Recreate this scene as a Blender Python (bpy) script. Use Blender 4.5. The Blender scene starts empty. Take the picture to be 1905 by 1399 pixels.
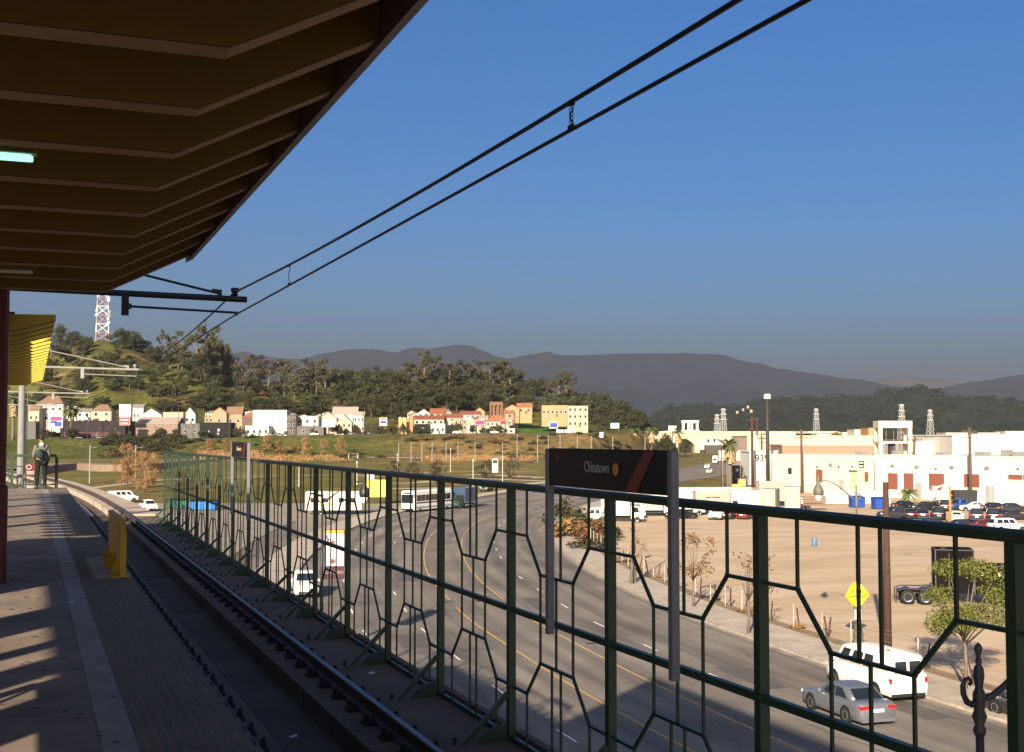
import bpy, bmesh, math, random
import numpy as np
from mathutils import Vector, Matrix
random.seed(7); rng = np.random.default_rng(7)
S = bpy.context.scene
R = math.radians
# ---------------------------------------------------------------- camera
F = 2300.; XC = 952.5; YC = 699.5            # focal length and centre of the 1905 x 1399 photograph
PITCH = math.atan(115.5 / F); PSI = math.atan((XC - 56) / F * math.cos(PITCH)); CZ = 12.0
cam = bpy.data.objects.new('camera', bpy.data.cameras.new('camera'))
S.collection.objects.link(cam); S.camera = cam
cam.location = (0, 0, CZ); cam.rotation_euler = (math.pi / 2 + PITCH, 0, -PSI)
cam.data.sensor_width = 36; cam.data.lens = 36 * F / 1905; cam.data.clip_start = .1; cam.data.clip_end = 60000
# ---------------------------------------------------------------- sky and sun
SUN_AZ = R(36); SUN_EL = R(20.5)             # light travels along (sin az, cos az) on the ground
w = bpy.data.worlds.new('World'); S.world = w; w.use_nodes = True
nt = w.node_tree; nt.nodes.clear()
sky = nt.nodes.new('ShaderNodeTexSky'); sky.sky_type = 'NISHITA'; sky.sun_disc = False
sky.sun_elevation = SUN_EL; sky.sun_rotation = math.pi + SUN_AZ
sky.altitude = 100; sky.air_density = .9; sky.dust_density = 3.6; sky.ozone_density = 6.0
bg = nt.nodes.new('ShaderNodeBackground'); bg.inputs[1].default_value = .05
out = nt.nodes.new('ShaderNodeOutputWorld')
hsv = nt.nodes.new('ShaderNodeHueSaturation'); hsv.inputs['Saturation'].default_value = 1.2; hsv.inputs['Hue'].default_value = .503
nt.links.new(sky.outputs[0], hsv.inputs['Color']); nt.links.new(hsv.outputs[0], bg.inputs[0]); nt.links.new(bg.outputs[0], out.inputs[0])
sl = bpy.data.lights.new('sun', 'SUN'); sl.energy = 5.0; sl.angle = R(.53); sl.color = (1, .86, .66)
sun = bpy.data.objects.new('sun', sl); S.collection.objects.link(sun)
d = Vector((math.sin(SUN_AZ) * math.cos(SUN_EL), math.cos(SUN_AZ) * math.cos(SUN_EL), -math.sin(SUN_EL)))
sun.rotation_euler = d.to_track_quat('-Z', 'Y').to_euler(); sun.location = (-20, -30, 40)
S.view_settings.view_transform = 'Standard'; S.view_settings.look = 'None'
S.view_settings.exposure = 1.56; S.view_settings.gamma = 1; S.view_settings.use_curve_mapping = False
S.render.engine = 'CYCLES'
try:
    S.cycles.max_bounces = 6; S.cycles.diffuse_bounces = 3; S.cycles.volume_bounces = 1; S.cycles.transparent_max_bounces = 16
except Exception: pass
# ---------------------------------------------------------------- places
_c, _s = math.cos(PSI), math.sin(PSI); _cp, _sp = math.cos(PITCH), math.sin(PITCH)
def uv(u, v, z=0.): return Vector((u * _c + v * _s, -u * _s + v * _c, z))      # u metres right, v metres ahead of the camera
def ray(px, py):
    x = (px - XC) / F; y = (YC - py) / F
    return x, _cp - y * _sp, _sp + y * _cp
def Guv(px, py, z=0.):
    a, b, c = ray(px, py); t = (z - CZ) / c; return a * t, b * t
def G(px, py, z=0.): return uv(*Guv(px, py, z), z)
def At(px, py, v):
    a, b, c = ray(px, py); t = v / b; return uv(a * t, v, CZ + c * t)
def zat(py, v): a, b, c = ray(XC, py); return CZ + c / b * v
def upx(px, v): a, b, c = ray(px, 815); return a / b * v
# ---------------------------------------------------------------- helpers: materials
MATS = {}
def mat(name, c, rough=.7, metal=0., var=.12, scale=4., bump=0., c2=None, emis=0., spec=.4, rnd=0., coords='Object', detail=4., alpha=1., stretch=None):
    if name in MATS: return MATS[name]
    m = bpy.data.materials.new(name); m.use_nodes = True; n = m.node_tree.nodes; L = m.node_tree.links
    b = n['Principled BSDF']; b.inputs['Roughness'].default_value = rough; b.inputs['Metallic'].default_value = metal
    b.inputs['Specular IOR Level'].default_value = spec
    tc = n.new('ShaderNodeTexCoord'); nz = n.new('ShaderNodeTexNoise'); nz.inputs['Scale'].default_value = scale; nz.inputs['Detail'].default_value = detail
    nz.inputs['Roughness'].default_value = .62
    src = tc.outputs[coords]
    if stretch:
        mp = n.new('ShaderNodeMapping'); mp.inputs['Scale'].default_value = stretch; L.new(src, mp.inputs[0]); src = mp.outputs[0]
    L.new(src, nz.inputs['Vector'])
    rp = n.new('ShaderNodeValToRGB'); rp.color_ramp.elements[0].position = .3; rp.color_ramp.elements[1].position = .7
    ca = [max(0, x * (1 - var)) for x in c]; cb = [min(1, x * (1 + var)) for x in c]
    if c2: ca, cb = list(c), list(c2)
    rp.color_ramp.elements[0].color = ca[:3] + [1]; rp.color_ramp.elements[1].color = cb[:3] + [1]
    L.new(nz.outputs['Fac'], rp.inputs[0]); col = rp.outputs[0]
    if rnd:
        oi = n.new('ShaderNodeObjectInfo'); hs = n.new('ShaderNodeHueSaturation')
        mr = n.new('ShaderNodeMapRange'); mr.inputs[3].default_value = 1 - rnd; mr.inputs[4].default_value = 1 + rnd
        mh = n.new('ShaderNodeMapRange'); mh.inputs[3].default_value = .5 - rnd * .06; mh.inputs[4].default_value = .5 + rnd * .06
        L.new(oi.outputs['Random'], mr.inputs[0]); L.new(mr.outputs[0], hs.inputs['Value'])
        L.new(oi.outputs['Random'], mh.inputs[0]); L.new(mh.outputs[0], hs.inputs['Hue'])
        L.new(col, hs.inputs['Color']); col = hs.outputs[0]
    L.new(col, b.inputs['Base Color'])
    if bump:
        n2 = n.new('ShaderNodeTexNoise'); n2.inputs['Scale'].default_value = scale * 6; n2.inputs['Detail'].default_value = 5
        bp = n.new('ShaderNodeBump'); bp.inputs['Strength'].default_value = bump; bp.inputs['Distance'].default_value = .02
        L.new(src, n2.inputs['Vector']); L.new(n2.outputs['Fac'], bp.inputs['Height']); L.new(bp.outputs[0], b.inputs['Normal'])
    if emis:
        b.inputs['Emission Color'].default_value = list(c)[:3] + [1]; b.inputs['Emission Strength'].default_value = emis
    MATS[name] = m; return m
def paint(name, c, rough=.35, var=.05): return mat(name, c, rough=rough, var=var, scale=3, spec=.5)
# ---------------------------------------------------------------- helpers: meshes
class MB:
    def __init__(s): s.v = []; s.f = []
    def add(s, vs, fs):
        o = len(s.v); s.v += [tuple(p) for p in vs]; s.f += [tuple(i + o for i in f) for f in fs]; return s
    def box(s, x0, x1, y0, y1, z0, z1):
        return s.add([(x0,y0,z0),(x1,y0,z0),(x1,y1,z0),(x0,y1,z0),(x0,y0,z1),(x1,y0,z1),(x1,y1,z1),(x0,y1,z1)],
                     [(3,2,1,0),(4,5,6,7),(0,1,5,4),(1,2,6,5),(2,3,7,6),(3,0,4,7)])
    def cbox(s, x, y, z, sx, sy, sz): return s.box(x-sx/2, x+sx/2, y-sy/2, y+sy/2, z-sz/2, z+sz/2)
    def bbox(s, x0, x1, y0, y1, z0, z1, b=.05):          # box with chamfered vertical and top edges
        def ring(i, z): return [(x0+i+b,y0+i,z),(x1-i-b,y0+i,z),(x1-i,y0+i+b,z),(x1-i,y1-i-b,z),(x1-i-b,y1-i,z),(x0+i+b,y1-i,z),(x0+i,y1-i-b,z),(x0+i,y0+i+b,z)]
        vs = ring(0, z0) + ring(0, z1-b) + ring(b, z1); fs = [tuple(range(7,-1,-1)), tuple(range(16,24))]
        for k in (0, 8):
            for i in range(8): fs.append((k+i, k+(i+1)%8, k+8+(i+1)%8, k+8+i))
        return s.add(vs, fs)
    def bar(s, p0, p1, w, h=None, up=(0,0,1)):
        p0, p1 = Vector(p0), Vector(p1); h = h or w; dz = (p1-p0).normalized(); up = Vector(up)
        if abs(dz.dot(up)) > .98: up = Vector((0,1,0)) if abs(dz.y) < .9 else Vector((1,0,0))
        a = dz.cross(up).normalized() * (w/2); b = a.cross(dz).normalized() * (h/2)
        return s.add([p0-a-b,p0+a-b,p0+a+b,p0-a+b,p1-a-b,p1+a-b,p1+a+b,p1-a+b],[(3,2,1,0),(4,5,6,7),(0,1,5,4),(1,2,6,5),(2,3,7,6),(3,0,4,7)])
    def tube(s, pts, rad, n=8, cap=True):
        pts = [Vector(p) for p in pts]
        if not isinstance(rad, (list, tuple)): rad = [rad] * len(pts)
        vs = []; fs = []
        for i, p in enumerate(pts):
            t = (pts[min(i+1,len(pts)-1)] - pts[max(i-1,0)]).normalized()
            a = t.cross(Vector((0,0,1)) if abs(t.z) < .95 else Vector((0,1,0))).normalized(); b = t.cross(a)
            for k in range(n):
                q = 2*math.pi*k/n; vs.append(p + (a*math.cos(q) + b*math.sin(q)) * rad[i])
        for i in range(len(pts)-1):
            for k in range(n): fs.append((i*n+k, i*n+(k+1)%n, (i+1)*n+(k+1)%n, (i+1)*n+k))
        if cap: fs.append(tuple(range(n-1,-1,-1))); fs.append(tuple((len(pts)-1)*n+k for k in range(n)))
        return s.add(vs, fs)
    def lathe(s, prof, n=12, c=(0,0,0)):
        vs = []; fs = []
        for r, z in prof:
            for k in range(n): q = 2*math.pi*k/n; vs.append((c[0]+r*math.cos(q), c[1]+r*math.sin(q), c[2]+z))
        for i in range(len(prof)-1):
            for k in range(n): fs.append((i*n+k, i*n+(k+1)%n, (i+1)*n+(k+1)%n, (i+1)*n+k))
        fs.append(tuple(range(n-1,-1,-1))); fs.append(tuple((len(prof)-1)*n+k for k in range(n)))
        return s.add(vs, fs)
    def prism(s, pts, ax, a0, a1):                        # polygon extruded along axis ax
        n = len(pts)
        def P(p, a):
            return (a,p[0],p[1]) if ax == 'x' else (p[0],a,p[1]) if ax == 'y' else (p[0],p[1],a)
        vs = [P(p,a0) for p in pts] + [P(p,a1) for p in pts]
        fs = [tuple(range(n-1,-1,-1)), tuple(range(n,2*n))] + [(i,(i+1)%n,n+(i+1)%n,n+i) for i in range(n)]
        return s.add(vs, fs)
    def quad(s, a, b, c, d): return s.add([a,b,c,d],[(0,1,2,3)])
    def mesh(s, name, m, smooth=False):
        me = bpy.data.meshes.new(name); me.from_pydata(s.v, [], s.f); me.validate()
        bm = bmesh.new(); bm.from_mesh(me); bmesh.ops.recalc_face_normals(bm, faces=bm.faces); bm.to_mesh(me); bm.free()
        if m: me.materials.append(m)
        if smooth:
            for p in me.polygons: p.use_smooth = True
        return me
    def build(s, name, m, parent=None, smooth=False, loc=None, rotz=0.):
        return link(name, s.mesh(name, m, smooth), parent, loc, rotz)
COL = S.collection
def link(name, me, parent=None, loc=None, rotz=0., scale=None):
    o = bpy.data.objects.new(name, me); COL.objects.link(o)
    if parent: o.parent = parent
    if loc is not None: o.location = loc
    if rotz: o.rotation_euler = (0, 0, rotz)
    if scale is not None: o.scale = (scale,)*3 if isinstance(scale, (int, float)) else scale
    return o
def tag(o, label=None, cat=None, group=None, kind=None):
    if label: o['label'] = label
    if cat: o['category'] = cat
    if group: o['group'] = group
    if kind: o['kind'] = kind
    return o
def thing(name, label, cat, loc=(0,0,0), rotz=0., group=None):
    o = link(name, None, None, loc, rotz); o.empty_display_size = .2
    return tag(o, label, cat, group)
def struct(name, mb, m, smooth=False): return tag(mb.build(name, m, None, smooth), kind='structure')
KIDS = {}
def kids(o): return [c for c in bpy.data.objects if c.parent == o]
def copy_tree(o, parent=None, label=None, loc=None, rotz=None, scale=None, tree=None):
    c = o.copy(); COL.objects.link(c); c.parent = parent
    if label: c['label'] = label
    if loc is not None: c.location = loc
    if rotz is not None: c.rotation_euler = (0, 0, rotz)
    if scale is not None: c.scale = (scale,)*3 if isinstance(scale, (int, float)) else scale
    if tree is None: tree = snap(o)
    for ch, sub in tree: copy_tree(ch, c, tree=sub)
    return c
def snap(o): return [(ch, snap(ch)) for ch in kids(o)]
def text_mesh(txt, size, depth=.004, m=None, align='CENTER', name='lettering', bold=0.):
    cu = bpy.data.curves.new('t', 'FONT'); cu.body = txt; cu.size = size; cu.extrude = depth; cu.offset = bold; cu.align_x = align; cu.align_y = 'CENTER'
    o = bpy.data.objects.new('t', cu); COL.objects.link(o); dg = bpy.context.evaluated_depsgraph_get(); dg.update()
    me = bpy.data.meshes.new_from_object(o.evaluated_get(dg)); bpy.data.objects.remove(o); me.name = name
    me.materials.clear()
    if m: me.materials.append(m)
    return me
def lettering(txt, size, m, parent, loc, rot, depth=.004, name='lettering', sx=1., bold=0.):
    o = link(name, text_mesh(txt, size, depth, m, bold=bold), parent, loc); o.rotation_euler = rot; o.scale = (sx, 1, 1); return o
# ================================================================= SETTING
concrete = mat('concrete', (.42,.36,.29), rough=.9, var=.2, scale=1.5, bump=.3)
# --- terrain: flat valley, embankment with the upper street, wooded hill
def interp(x, pts): return float(np.interp(x, [p[0] for p in pts], [p[1] for p in pts]))
V0 = [(-600,640),(1100,640),(1180,700),(1300,900),(2600,900)]
V1 = [(-600,700),(1100,700),(1180,760),(1300,960),(2600,960)]
YTOP = [(-600,817),(0,817),(420,815),(470,811),(700,808),(900,806),(1050,806),(1150,806),(1210,806),(1250,822)]
YCREST = [(-600,690),(0,668),(100,652),(180,631),(240,640),(300,664),(360,668),(430,706),(520,712),(600,718),(700,708),(800,704),(880,704),(940,714),(990,742),(1060,758),(1120,778),(1190,800),(1250,838),(1300,838),(2600,838)]
V2 = 762.; V3 = 1120.
def sm(t): t = min(1, max(0, t)); return t*t*(3-2*t)
def height(px, v):
    v0, v1 = interp(px, V0), interp(px, V1)
    if v <= v0:
        return 2.2 * sm((v - 440) / (v0 - 440)) if px < 1180 else 0.
    hillm = 1 - sm((px - 1195) / 75)
    yt = interp(px, YTOP); zt = zat(yt, v1) * hillm
    if v <= v1: return 2.2*hillm + (zt - 2.2*hillm) * sm((v - v0) / (v1 - v0))
    v2 = v1 + 62
    if v <= v2: return zt
    zc = max(zat(interp(px, YCREST), V3), 0) * hillm
    if zc < zt: zc = zt * .9
    if v <= V3:
        t = (v - v2) / (V3 - v2); return zt + (zc - zt) * (.55*t + .45*sm(t)) + hillm * 2.2*math.sin(px*.06 + v*.03) * t * (1-t) * 2
    return zc * (1 - sm((v - V3) / 900))
def pxof(u, v): return XC + u / v * F * _cp
vs_rows = list(np.concatenate([np.linspace(-60, 420, 13), np.linspace(440, 640, 9), np.linspace(647, 1300, 84), np.linspace(1340, 2200, 14), np.geomspace(2400, 30000, 12)]))
us = np.linspace(-640, 2560, 181)
def hill_colour(px, v):
    h = .5 + .5*math.sin(px*.031 + v*.021) * math.sin(px*.017 - v*.034 + 1.3)
    return h
tv = []; tc = []
for v in vs_rows:
    for a in us:
        ve = max(v, 60.)
        u = (a - XC) / F * max(ve, 420.) * 1.0 if v < 420 else (a - XC) / F * v
        px = pxof(u, max(v, 200.)) if v > 420 else 600
        z = height(a, v) if v > 420 else 0.
        tv.append(tuple(uv(u, v, z - .03)))
        h = hill_colour(a, v); v0, v1 = interp(a, V0), interp(a, V1)
        gn = math.sin(a*.013+v*.006)*.5+math.sin(a*.037-v*.011+2)*.3+math.sin(a*.071+v*.023)*.2
        if v < v0 - 30:
            k_ = min(1, max(0, .5+.6*gn)); c = tuple(x*(1-k_)+y*k_ for x,y in zip((.13,.135,.04),(.20,.155,.07)))
        elif v < v1:
            k_ = sm((a-700+gn*60)/110); k_ = max(k_, .35*max(0,gn)); c = tuple(x*(1-k_)+y*k_ for x,y in zip((.08,.098,.028),(.165,.125,.06)))
        elif v < v1 + 62: c = (.20,.175,.13)
        elif v < 2300 and a < 1230:
            c = (.10,.115,.03) if h > .4 else (.095,.085,.035)
            if h < .06: c = (.24,.17,.085)
            if 958 < a < 1046 and v < v1 + 150: c = (.07,.16,.02)
        else: c = (.17,.14,.10)
        tc.append(c)
nu = len(us); tf = [(i*nu+j, i*nu+j+1, (i+1)*nu+j+1, (i+1)*nu+j) for i in range(len(vs_rows)-1) for j in range(nu-1)]
me = bpy.data.meshes.new('ground'); me.from_pydata(tv, [], tf)
ca = me.color_attributes.new('tint', 'FLOAT_COLOR', 'POINT')
ca.data.foreach_set('color', np.array([list(c)+[1] for c in tc], dtype=np.float32).ravel())
gm = bpy.data.materials.new('ground_cover'); gm.use_nodes = True; n = gm.node_tree.nodes; L = gm.node_tree.links; b = n['Principled BSDF']; b.inputs['Roughness'].default_value = .95; b.inputs['Specular IOR Level'].default_value = .1
at = n.new('ShaderNodeAttribute'); at.attribute_name = 'tint'; tcn = n.new('ShaderNodeTexCoord')
n1 = n.new('ShaderNodeTexNoise'); n1.inputs['Scale'].default_value = .035; n1.inputs['Detail'].default_value = 9; n1.inputs['Roughness'].default_value = .7
rp = n.new('ShaderNodeValToRGB'); rp.color_ramp.elements[0].position = .35; rp.color_ramp.elements[0].color = (.55,.62,.5,1); rp.color_ramp.elements[1].position = .68; rp.color_ramp.elements[1].color = (1.5,1.25,1.05,1)
mx = n.new('ShaderNodeMix'); mx.data_type = 'RGBA'; mx.blend_type = 'MULTIPLY'; mx.inputs[0].default_value = 1
L.new(tcn.outputs['Object'], n1.inputs['Vector']); L.new(n1.outputs['Fac'], rp.inputs[0]); L.new(at.outputs['Color'], mx.inputs[6]); L.new(rp.outputs[0], mx.inputs[7]); n2 = n.new('ShaderNodeTexNoise'); n2.inputs['Scale'].default_value = .33; n2.inputs['Detail'].default_value = 6; n2.inputs['Roughness'].default_value = .75; r2 = n.new('ShaderNodeValToRGB'); r2.color_ramp.elements[0].position = .36; r2.color_ramp.elements[0].color = (.45,.42,.4,1); r2.color_ramp.elements[1].position = .6; r2.color_ramp.elements[1].color = (1.2,1.18,1.1,1)
m2 = n.new('ShaderNodeMix'); m2.data_type = 'RGBA'; m2.blend_type = 'MULTIPLY'; m2.inputs[0].default_value = 1; L.new(tcn.outputs['Object'], n2.inputs['Vector']); L.new(n2.outputs['Fac'], r2.inputs[0]); L.new(mx.outputs[2], m2.inputs[6]); L.new(r2.outputs[0], m2.inputs[7]); L.new(m2.outputs[2], b.inputs['Base Color'])
me.materials.append(gm); ground = link('ground', me); tag(ground, kind='structure')
# --- mountains
def ridge(name, prof, v, depth, m, rough, seed, foot=-5, slope=1.0, smoothk=0):
    r = np.random.default_rng(seed); xs = np.arange(prof[0][0], prof[-1][0] + .1, rough)
    crest = np.array([interp(x, prof) for x in xs]) + (np.convolve(r.normal(size=len(xs)+4), np.ones(5)/5, 'valid')*1.3 + r.normal(size=len(xs))*.35); rows = 14; vs = []; fs = []
    nz = np.zeros((rows + 1, len(xs)))
    for o in range(5):
        k = max(2, int(len(xs) / (2 ** (5 - o)))); g = r.normal(size=(rows + 1, k + 2))
        for i in range(rows + 1): nz[i] += np.interp(np.linspace(0, k, len(xs)), np.arange(k + 2), g[i]) / (1.6 ** o)
    for i in range(rows + 1):
        t = i / rows; vv = v - depth * (1 - t)
        for j, x in enumerate(xs):
            zc = zat(crest[j], v); z = foot + (zc - foot) * t ** slope
            z += nz[i, j] * (zc - foot) * .075 * math.sin(math.pi * t) if i < rows else 0
            vs.append(tuple(uv(upx(x, vv) + nz[i, j] * depth * .03 * (1 - t), vv, z)))
    nn = len(xs); back = len(vs)
    for j, x in enumerate(xs): vs.append(tuple(uv(upx(x, v + depth), v + depth, foot)))
    for i in range(rows):
        for j in range(nn - 1): fs.append((i*nn+j, i*nn+j+1, (i+1)*nn+j+1, (i+1)*nn+j))
    for j in range(nn - 1): fs.append((rows*nn+j, rows*nn+j+1, back+j+1, back+j))
    me = bpy.data.meshes.new(name); me.from_pydata(vs, [], fs); me.materials.append(m)
    for p in me.polygons: p.use_smooth = True
    o = link(name, me); tag(o, kind='structure'); return o
mtn = mat('mountain_chaparral', (.006,.012,.024), var=.35, scale=.002, c2=(.012,.019,.032), rough=1, spec=0., detail=8)
PR1 = [(-400,690),(100,680),(330,672),(430,657),(450,654),(480,661),(520,668),(560,668),(600,657),(640,650),(665,648),(700,650),(740,656),(770,645),(800,649),(845,641),(865,642),(880,645),(920,662),(945,668),(985,660),(1008,657),(1020,654),(1035,660),(1060,661),(1120,659),(1200,657),(1290,657),(1345,660),(1352,660),(1370,668),(1400,677),(1410,675),(1440,684),(1480,690),(1530,698),(1600,706),(1650,716),(1700,722),(1755,722),(1800,713),(1860,703),(1905,696),(2000,688),(2400,670)]
ridge('mountain_range', PR1, 12000, 4500, mtn, 6, 3, foot=-20, slope=1.15)
snow = mat('snowy_rock', (.03,.028,.028), var=.3, scale=.001, c2=(.13,.11,.1), rough=1, spec=0.)
ridge('snowy_peaks', [(1400,760),(1560,722),(1640,706),(1668,702),(1680,699),(1700,702),(1740,705),(1800,716),(1900,740),(2000,760)], 19000, 4000, snow, 8, 5, foot=-20)
farh = mat('far_hill_scrub', (.014,.022,.017), var=.4, scale=.012, c2=(.034,.04,.028), rough=1, spec=0., detail=9)
PR2 = [(1150,815),(1190,790),(1215,768),(1250,757),(1290,752),(1330,756),(1360,758),(1400,749),(1440,744),(1500,742),(1560,739),(1620,737),(1645,729),(1668,727),(1690,724),(1708,722),(1725,724),(1745,726),(1762,737),(1800,739),(1850,742),(1905,747),(2050,744),(2400,760)]
ridge('wooded_far_hills', PR2, 3600, 1300, farh, 5, 9, foot=-3, slope=.9)
# --- road along the elevated station: reference line is the right yellow line, in (u, v)
REF = [(33,-30),(27.5,-5),(21,19),(15.5,35),(11.2,48),(9.4,53.2),(6.8,61.5),(3.4,74.2),(1.2,82.7),(-.6,92.5),(-2.1,101.2),(-3.6,111.7),(-4.9,125.8),(-5.8,143.2),(-5.9,159.6),(-4.7,181.4),(-2.2,200),(3,225),(11,258),(24,305),(42,360),(66,430),(95,535),(120,640),(150,760)]
def smooth_line(P, step=3.):
    P = [Vector((p[0], p[1], 0)) for p in P]; out = []
    for i in range(len(P) - 1):
        p0, p1, p2, p3 = P[max(i-1,0)], P[i], P[i+1], P[min(i+2, len(P)-1)]; k = max(2, int((p2-p1).length / step))
        for j in range(k):
            t = j / k; out.append(.5*((2*p1)+(p2-p0)*t+(2*p0-5*p1+4*p2-p3)*t*t+(3*p1-p0-3*p2+p3)*t**3))
    return out + [P[-1]]
RL = smooth_line(REF)
RL = [RL[0]] + [ (RL[i-1] + RL[i]*2 + RL[i+1]) / 4 for i in range(1, len(RL)-1)] + [RL[-1]]
def offp(i, o):
    t = (RL[min(i+1,len(RL)-1)] - RL[max(i-1,0)]).normalized(); return RL[i] + Vector((t.y, -t.x, 0)) * o
ARC = [0.]
for i in range(1, len(RL)): ARC.append(ARC[-1] + (RL[i] - RL[i-1]).length)
def strip(o0, o1, z, a=0., b=1e9, mb=None, z2=None):
    mb = mb or MB(); ids = [i for i in range(len(RL)) if a <= ARC[i] <= b]
    for i, j in zip(ids, ids[1:]):
        mb.quad(uv(*offp(i,o0)[:2], z), uv(*offp(i,o1)[:2], z if z2 is None else z2), uv(*offp(j,o1)[:2], z if z2 is None else z2), uv(*offp(j,o0)[:2], z))
    return mb
def wall_strip(o0, z0, z1, a=0., b=1e9, mb=None):
    mb = mb or MB(); ids = [i for i in range(len(RL)) if a <= ARC[i] <= b]
    for i, j in zip(ids, ids[1:]):
        p, q = offp(i,o0), offp(j,o0); mb.quad(uv(p.x,p.y,z0), uv(q.x,q.y,z0), uv(q.x,q.y,z1), uv(p.x,p.y,z1))
    return mb
asph = bpy.data.materials.new('worn_asphalt'); asph.use_nodes = True; n = asph.node_tree.nodes; L = asph.node_tree.links; b = n['Principled BSDF']; b.inputs['Roughness'].default_value = .9; b.inputs['Specular IOR Level'].default_value = .2
tcn = n.new('ShaderNodeTexCoord'); na = n.new('ShaderNodeTexNoise'); na.inputs['Scale'].default_value = .12; na.inputs['Detail'].default_value = 8
nb = n.new('ShaderNodeTexNoise'); nb.inputs['Scale'].default_value = 9; nb.inputs['Detail'].default_value = 3
ra = n.new('ShaderNodeValToRGB'); ra.color_ramp.elements[0].position = .34; ra.color_ramp.elements[0].color = (.16,.137,.116,1); ra.color_ramp.elements[1].position = .66; ra.color_ramp.elements[1].color = (.235,.205,.172,1)
mb_ = n.new('ShaderNodeMix'); mb_.data_type = 'RGBA'; mb_.blend_type = 'OVERLAY'; mb_.inputs[0].default_value = .35
uvn = n.new('ShaderNodeUVMap'); uvn.uv_map = 'lane'; sx = n.new('ShaderNodeSeparateXYZ'); L.new(uvn.outputs[0], sx.inputs[0])
wv = n.new('ShaderNodeTexNoise'); wv.inputs['Scale'].default_value = 1.; wv.inputs['Detail'].default_value = 5; mpw = n.new('ShaderNodeMapping'); mpw.inputs['Scale'].default_value = (.75,.022,1); L.new(uvn.outputs[0], mpw.inputs[0])
L.new(mpw.outputs[0], wv.inputs['Vector']); mw = n.new('ShaderNodeMix'); mw.data_type = 'RGBA'; mw.blend_type = 'MULTIPLY'; mw.inputs[0].default_value = 1
rw = n.new('ShaderNodeValToRGB'); rw.color_ramp.elements[0].position = .36; rw.color_ramp.elements[0].color = (.62,.62,.64,1); rw.color_ramp.elements[1].position = .62; rw.color_ramp.elements[1].color = (1.1,1.07,1.02,1)
L.new(wv.outputs['Fac'], rw.inputs[0])
L.new(tcn.outputs['Object'], na.inputs[0]); L.new(tcn.outputs['Object'], nb.inputs[0]); L.new(na.outputs['Fac'], ra.inputs[0]); L.new(ra.outputs[0], mb_.inputs[6]); L.new(nb.outputs['Color'], mb_.inputs[7])
L.new(mb_.outputs[2], mw.inputs[6]); L.new(rw.outputs[0], mw.inputs[7]); L.new(mw.outputs[2], b.inputs['Base Color'])
rd = MB(); offs = [-15.4,-11.4,-7.6,-4,0,3.6,7.2,10.6]; uvs = []
for i in range(len(RL)-1):
    for a_, b_ in zip(offs, offs[1:]):
        rd.quad(uv(*offp(i,a_)[:2],.01), uv(*offp(i,b_)[:2],.01), uv(*offp(i+1,b_)[:2],.01), uv(*offp(i+1,a_)[:2],.01)); uvs += [(a_,ARC[i]),(b_,ARC[i]),(b_,ARC[i+1]),(a_,ARC[i+1])]
me = bpy.data.meshes.new('road'); me.from_pydata(rd.v, [], rd.f); ul = me.uv_layers.new(name='lane'); ul.data.foreach_set('uv', np.array(uvs, dtype=np.float32).ravel()); me.materials.append(asph)
road = tag(link('road', me), kind='structure')
yel = mat('worn_yellow_paint', (.62,.36,.06), var=.3, scale=1.2, c2=(.42,.27,.09), rough=.8)
wht = mat('worn_white_paint', (.72,.68,.6), var=.2, scale=2, rough=.8)
y = MB()
for o in (-4.0, 0.):
    k = 0; a = 5.
    while a < 420:
        strip(o-.06, o+.06, .016, a, a+60, y); a += 60
        
    a = 20.
    while a < 330:
        strip(o + (.22 if o < 0 else -.22) - .06, o + (.22 if o < 0 else -.22) + .06, .016, a, a+3.2, y); a += 11.
yl = struct('centre_lines', y, yel); yl.parent = road; del yl['kind']
dm = MB()
def dash(o, a, ln, w=.12, mb=dm):
    def P(s):
        i = int(np.searchsorted(ARC, s)) ; i = min(max(i,1),len(RL)-1); t = (s-ARC[i-1])/(ARC[i]-ARC[i-1]); p = offp(i-1,0).lerp(offp(i,0),t)
        q = offp(i-1,1.).lerp(offp(i,1.),t) - p; return p, q
    p, q = P(a); p2, q2 = P(a+ln)
    return MB().quad(uv(*(p+q*(o-w/2))[:2],.016), uv(*(p+q*(o+w/2))[:2],.016), uv(*(p2+q2*(o+w/2))[:2],.016), uv(*(p2+q2*(o-w/2))[:2],.016))
for o in (-11.4, -7.7, 3.7):
    a = 30.
    while a < 290:
        q = dash(o, a, 2.2).build('lane_dash', wht, road); a += 9.2
q = strip(7.33, 7.39, .016, 62, 78).build('parking_line', mat('faded_paint', (.33,.30,.26), var=.2, scale=2, rough=.9), road)
rp_ = random.Random(9); dark = mat('asphalt_patch', (.09,.08,.07), var=.2, scale=2, rough=.95); crk = MB()
for a, o, ln, wd_ in ((62,-5.8,4,1.6),(75,1.5,3,2.2),(92,5.2,6,1.2),(108,-9,5,2),(120,2,8,1.3),(84,8.6,5,1.5),(140,-6,7,2),(55,5.5,3,1.4)): dash(o,a,ln,wd_).build('asphalt_patch', dark, road).location.z = -.003
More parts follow.
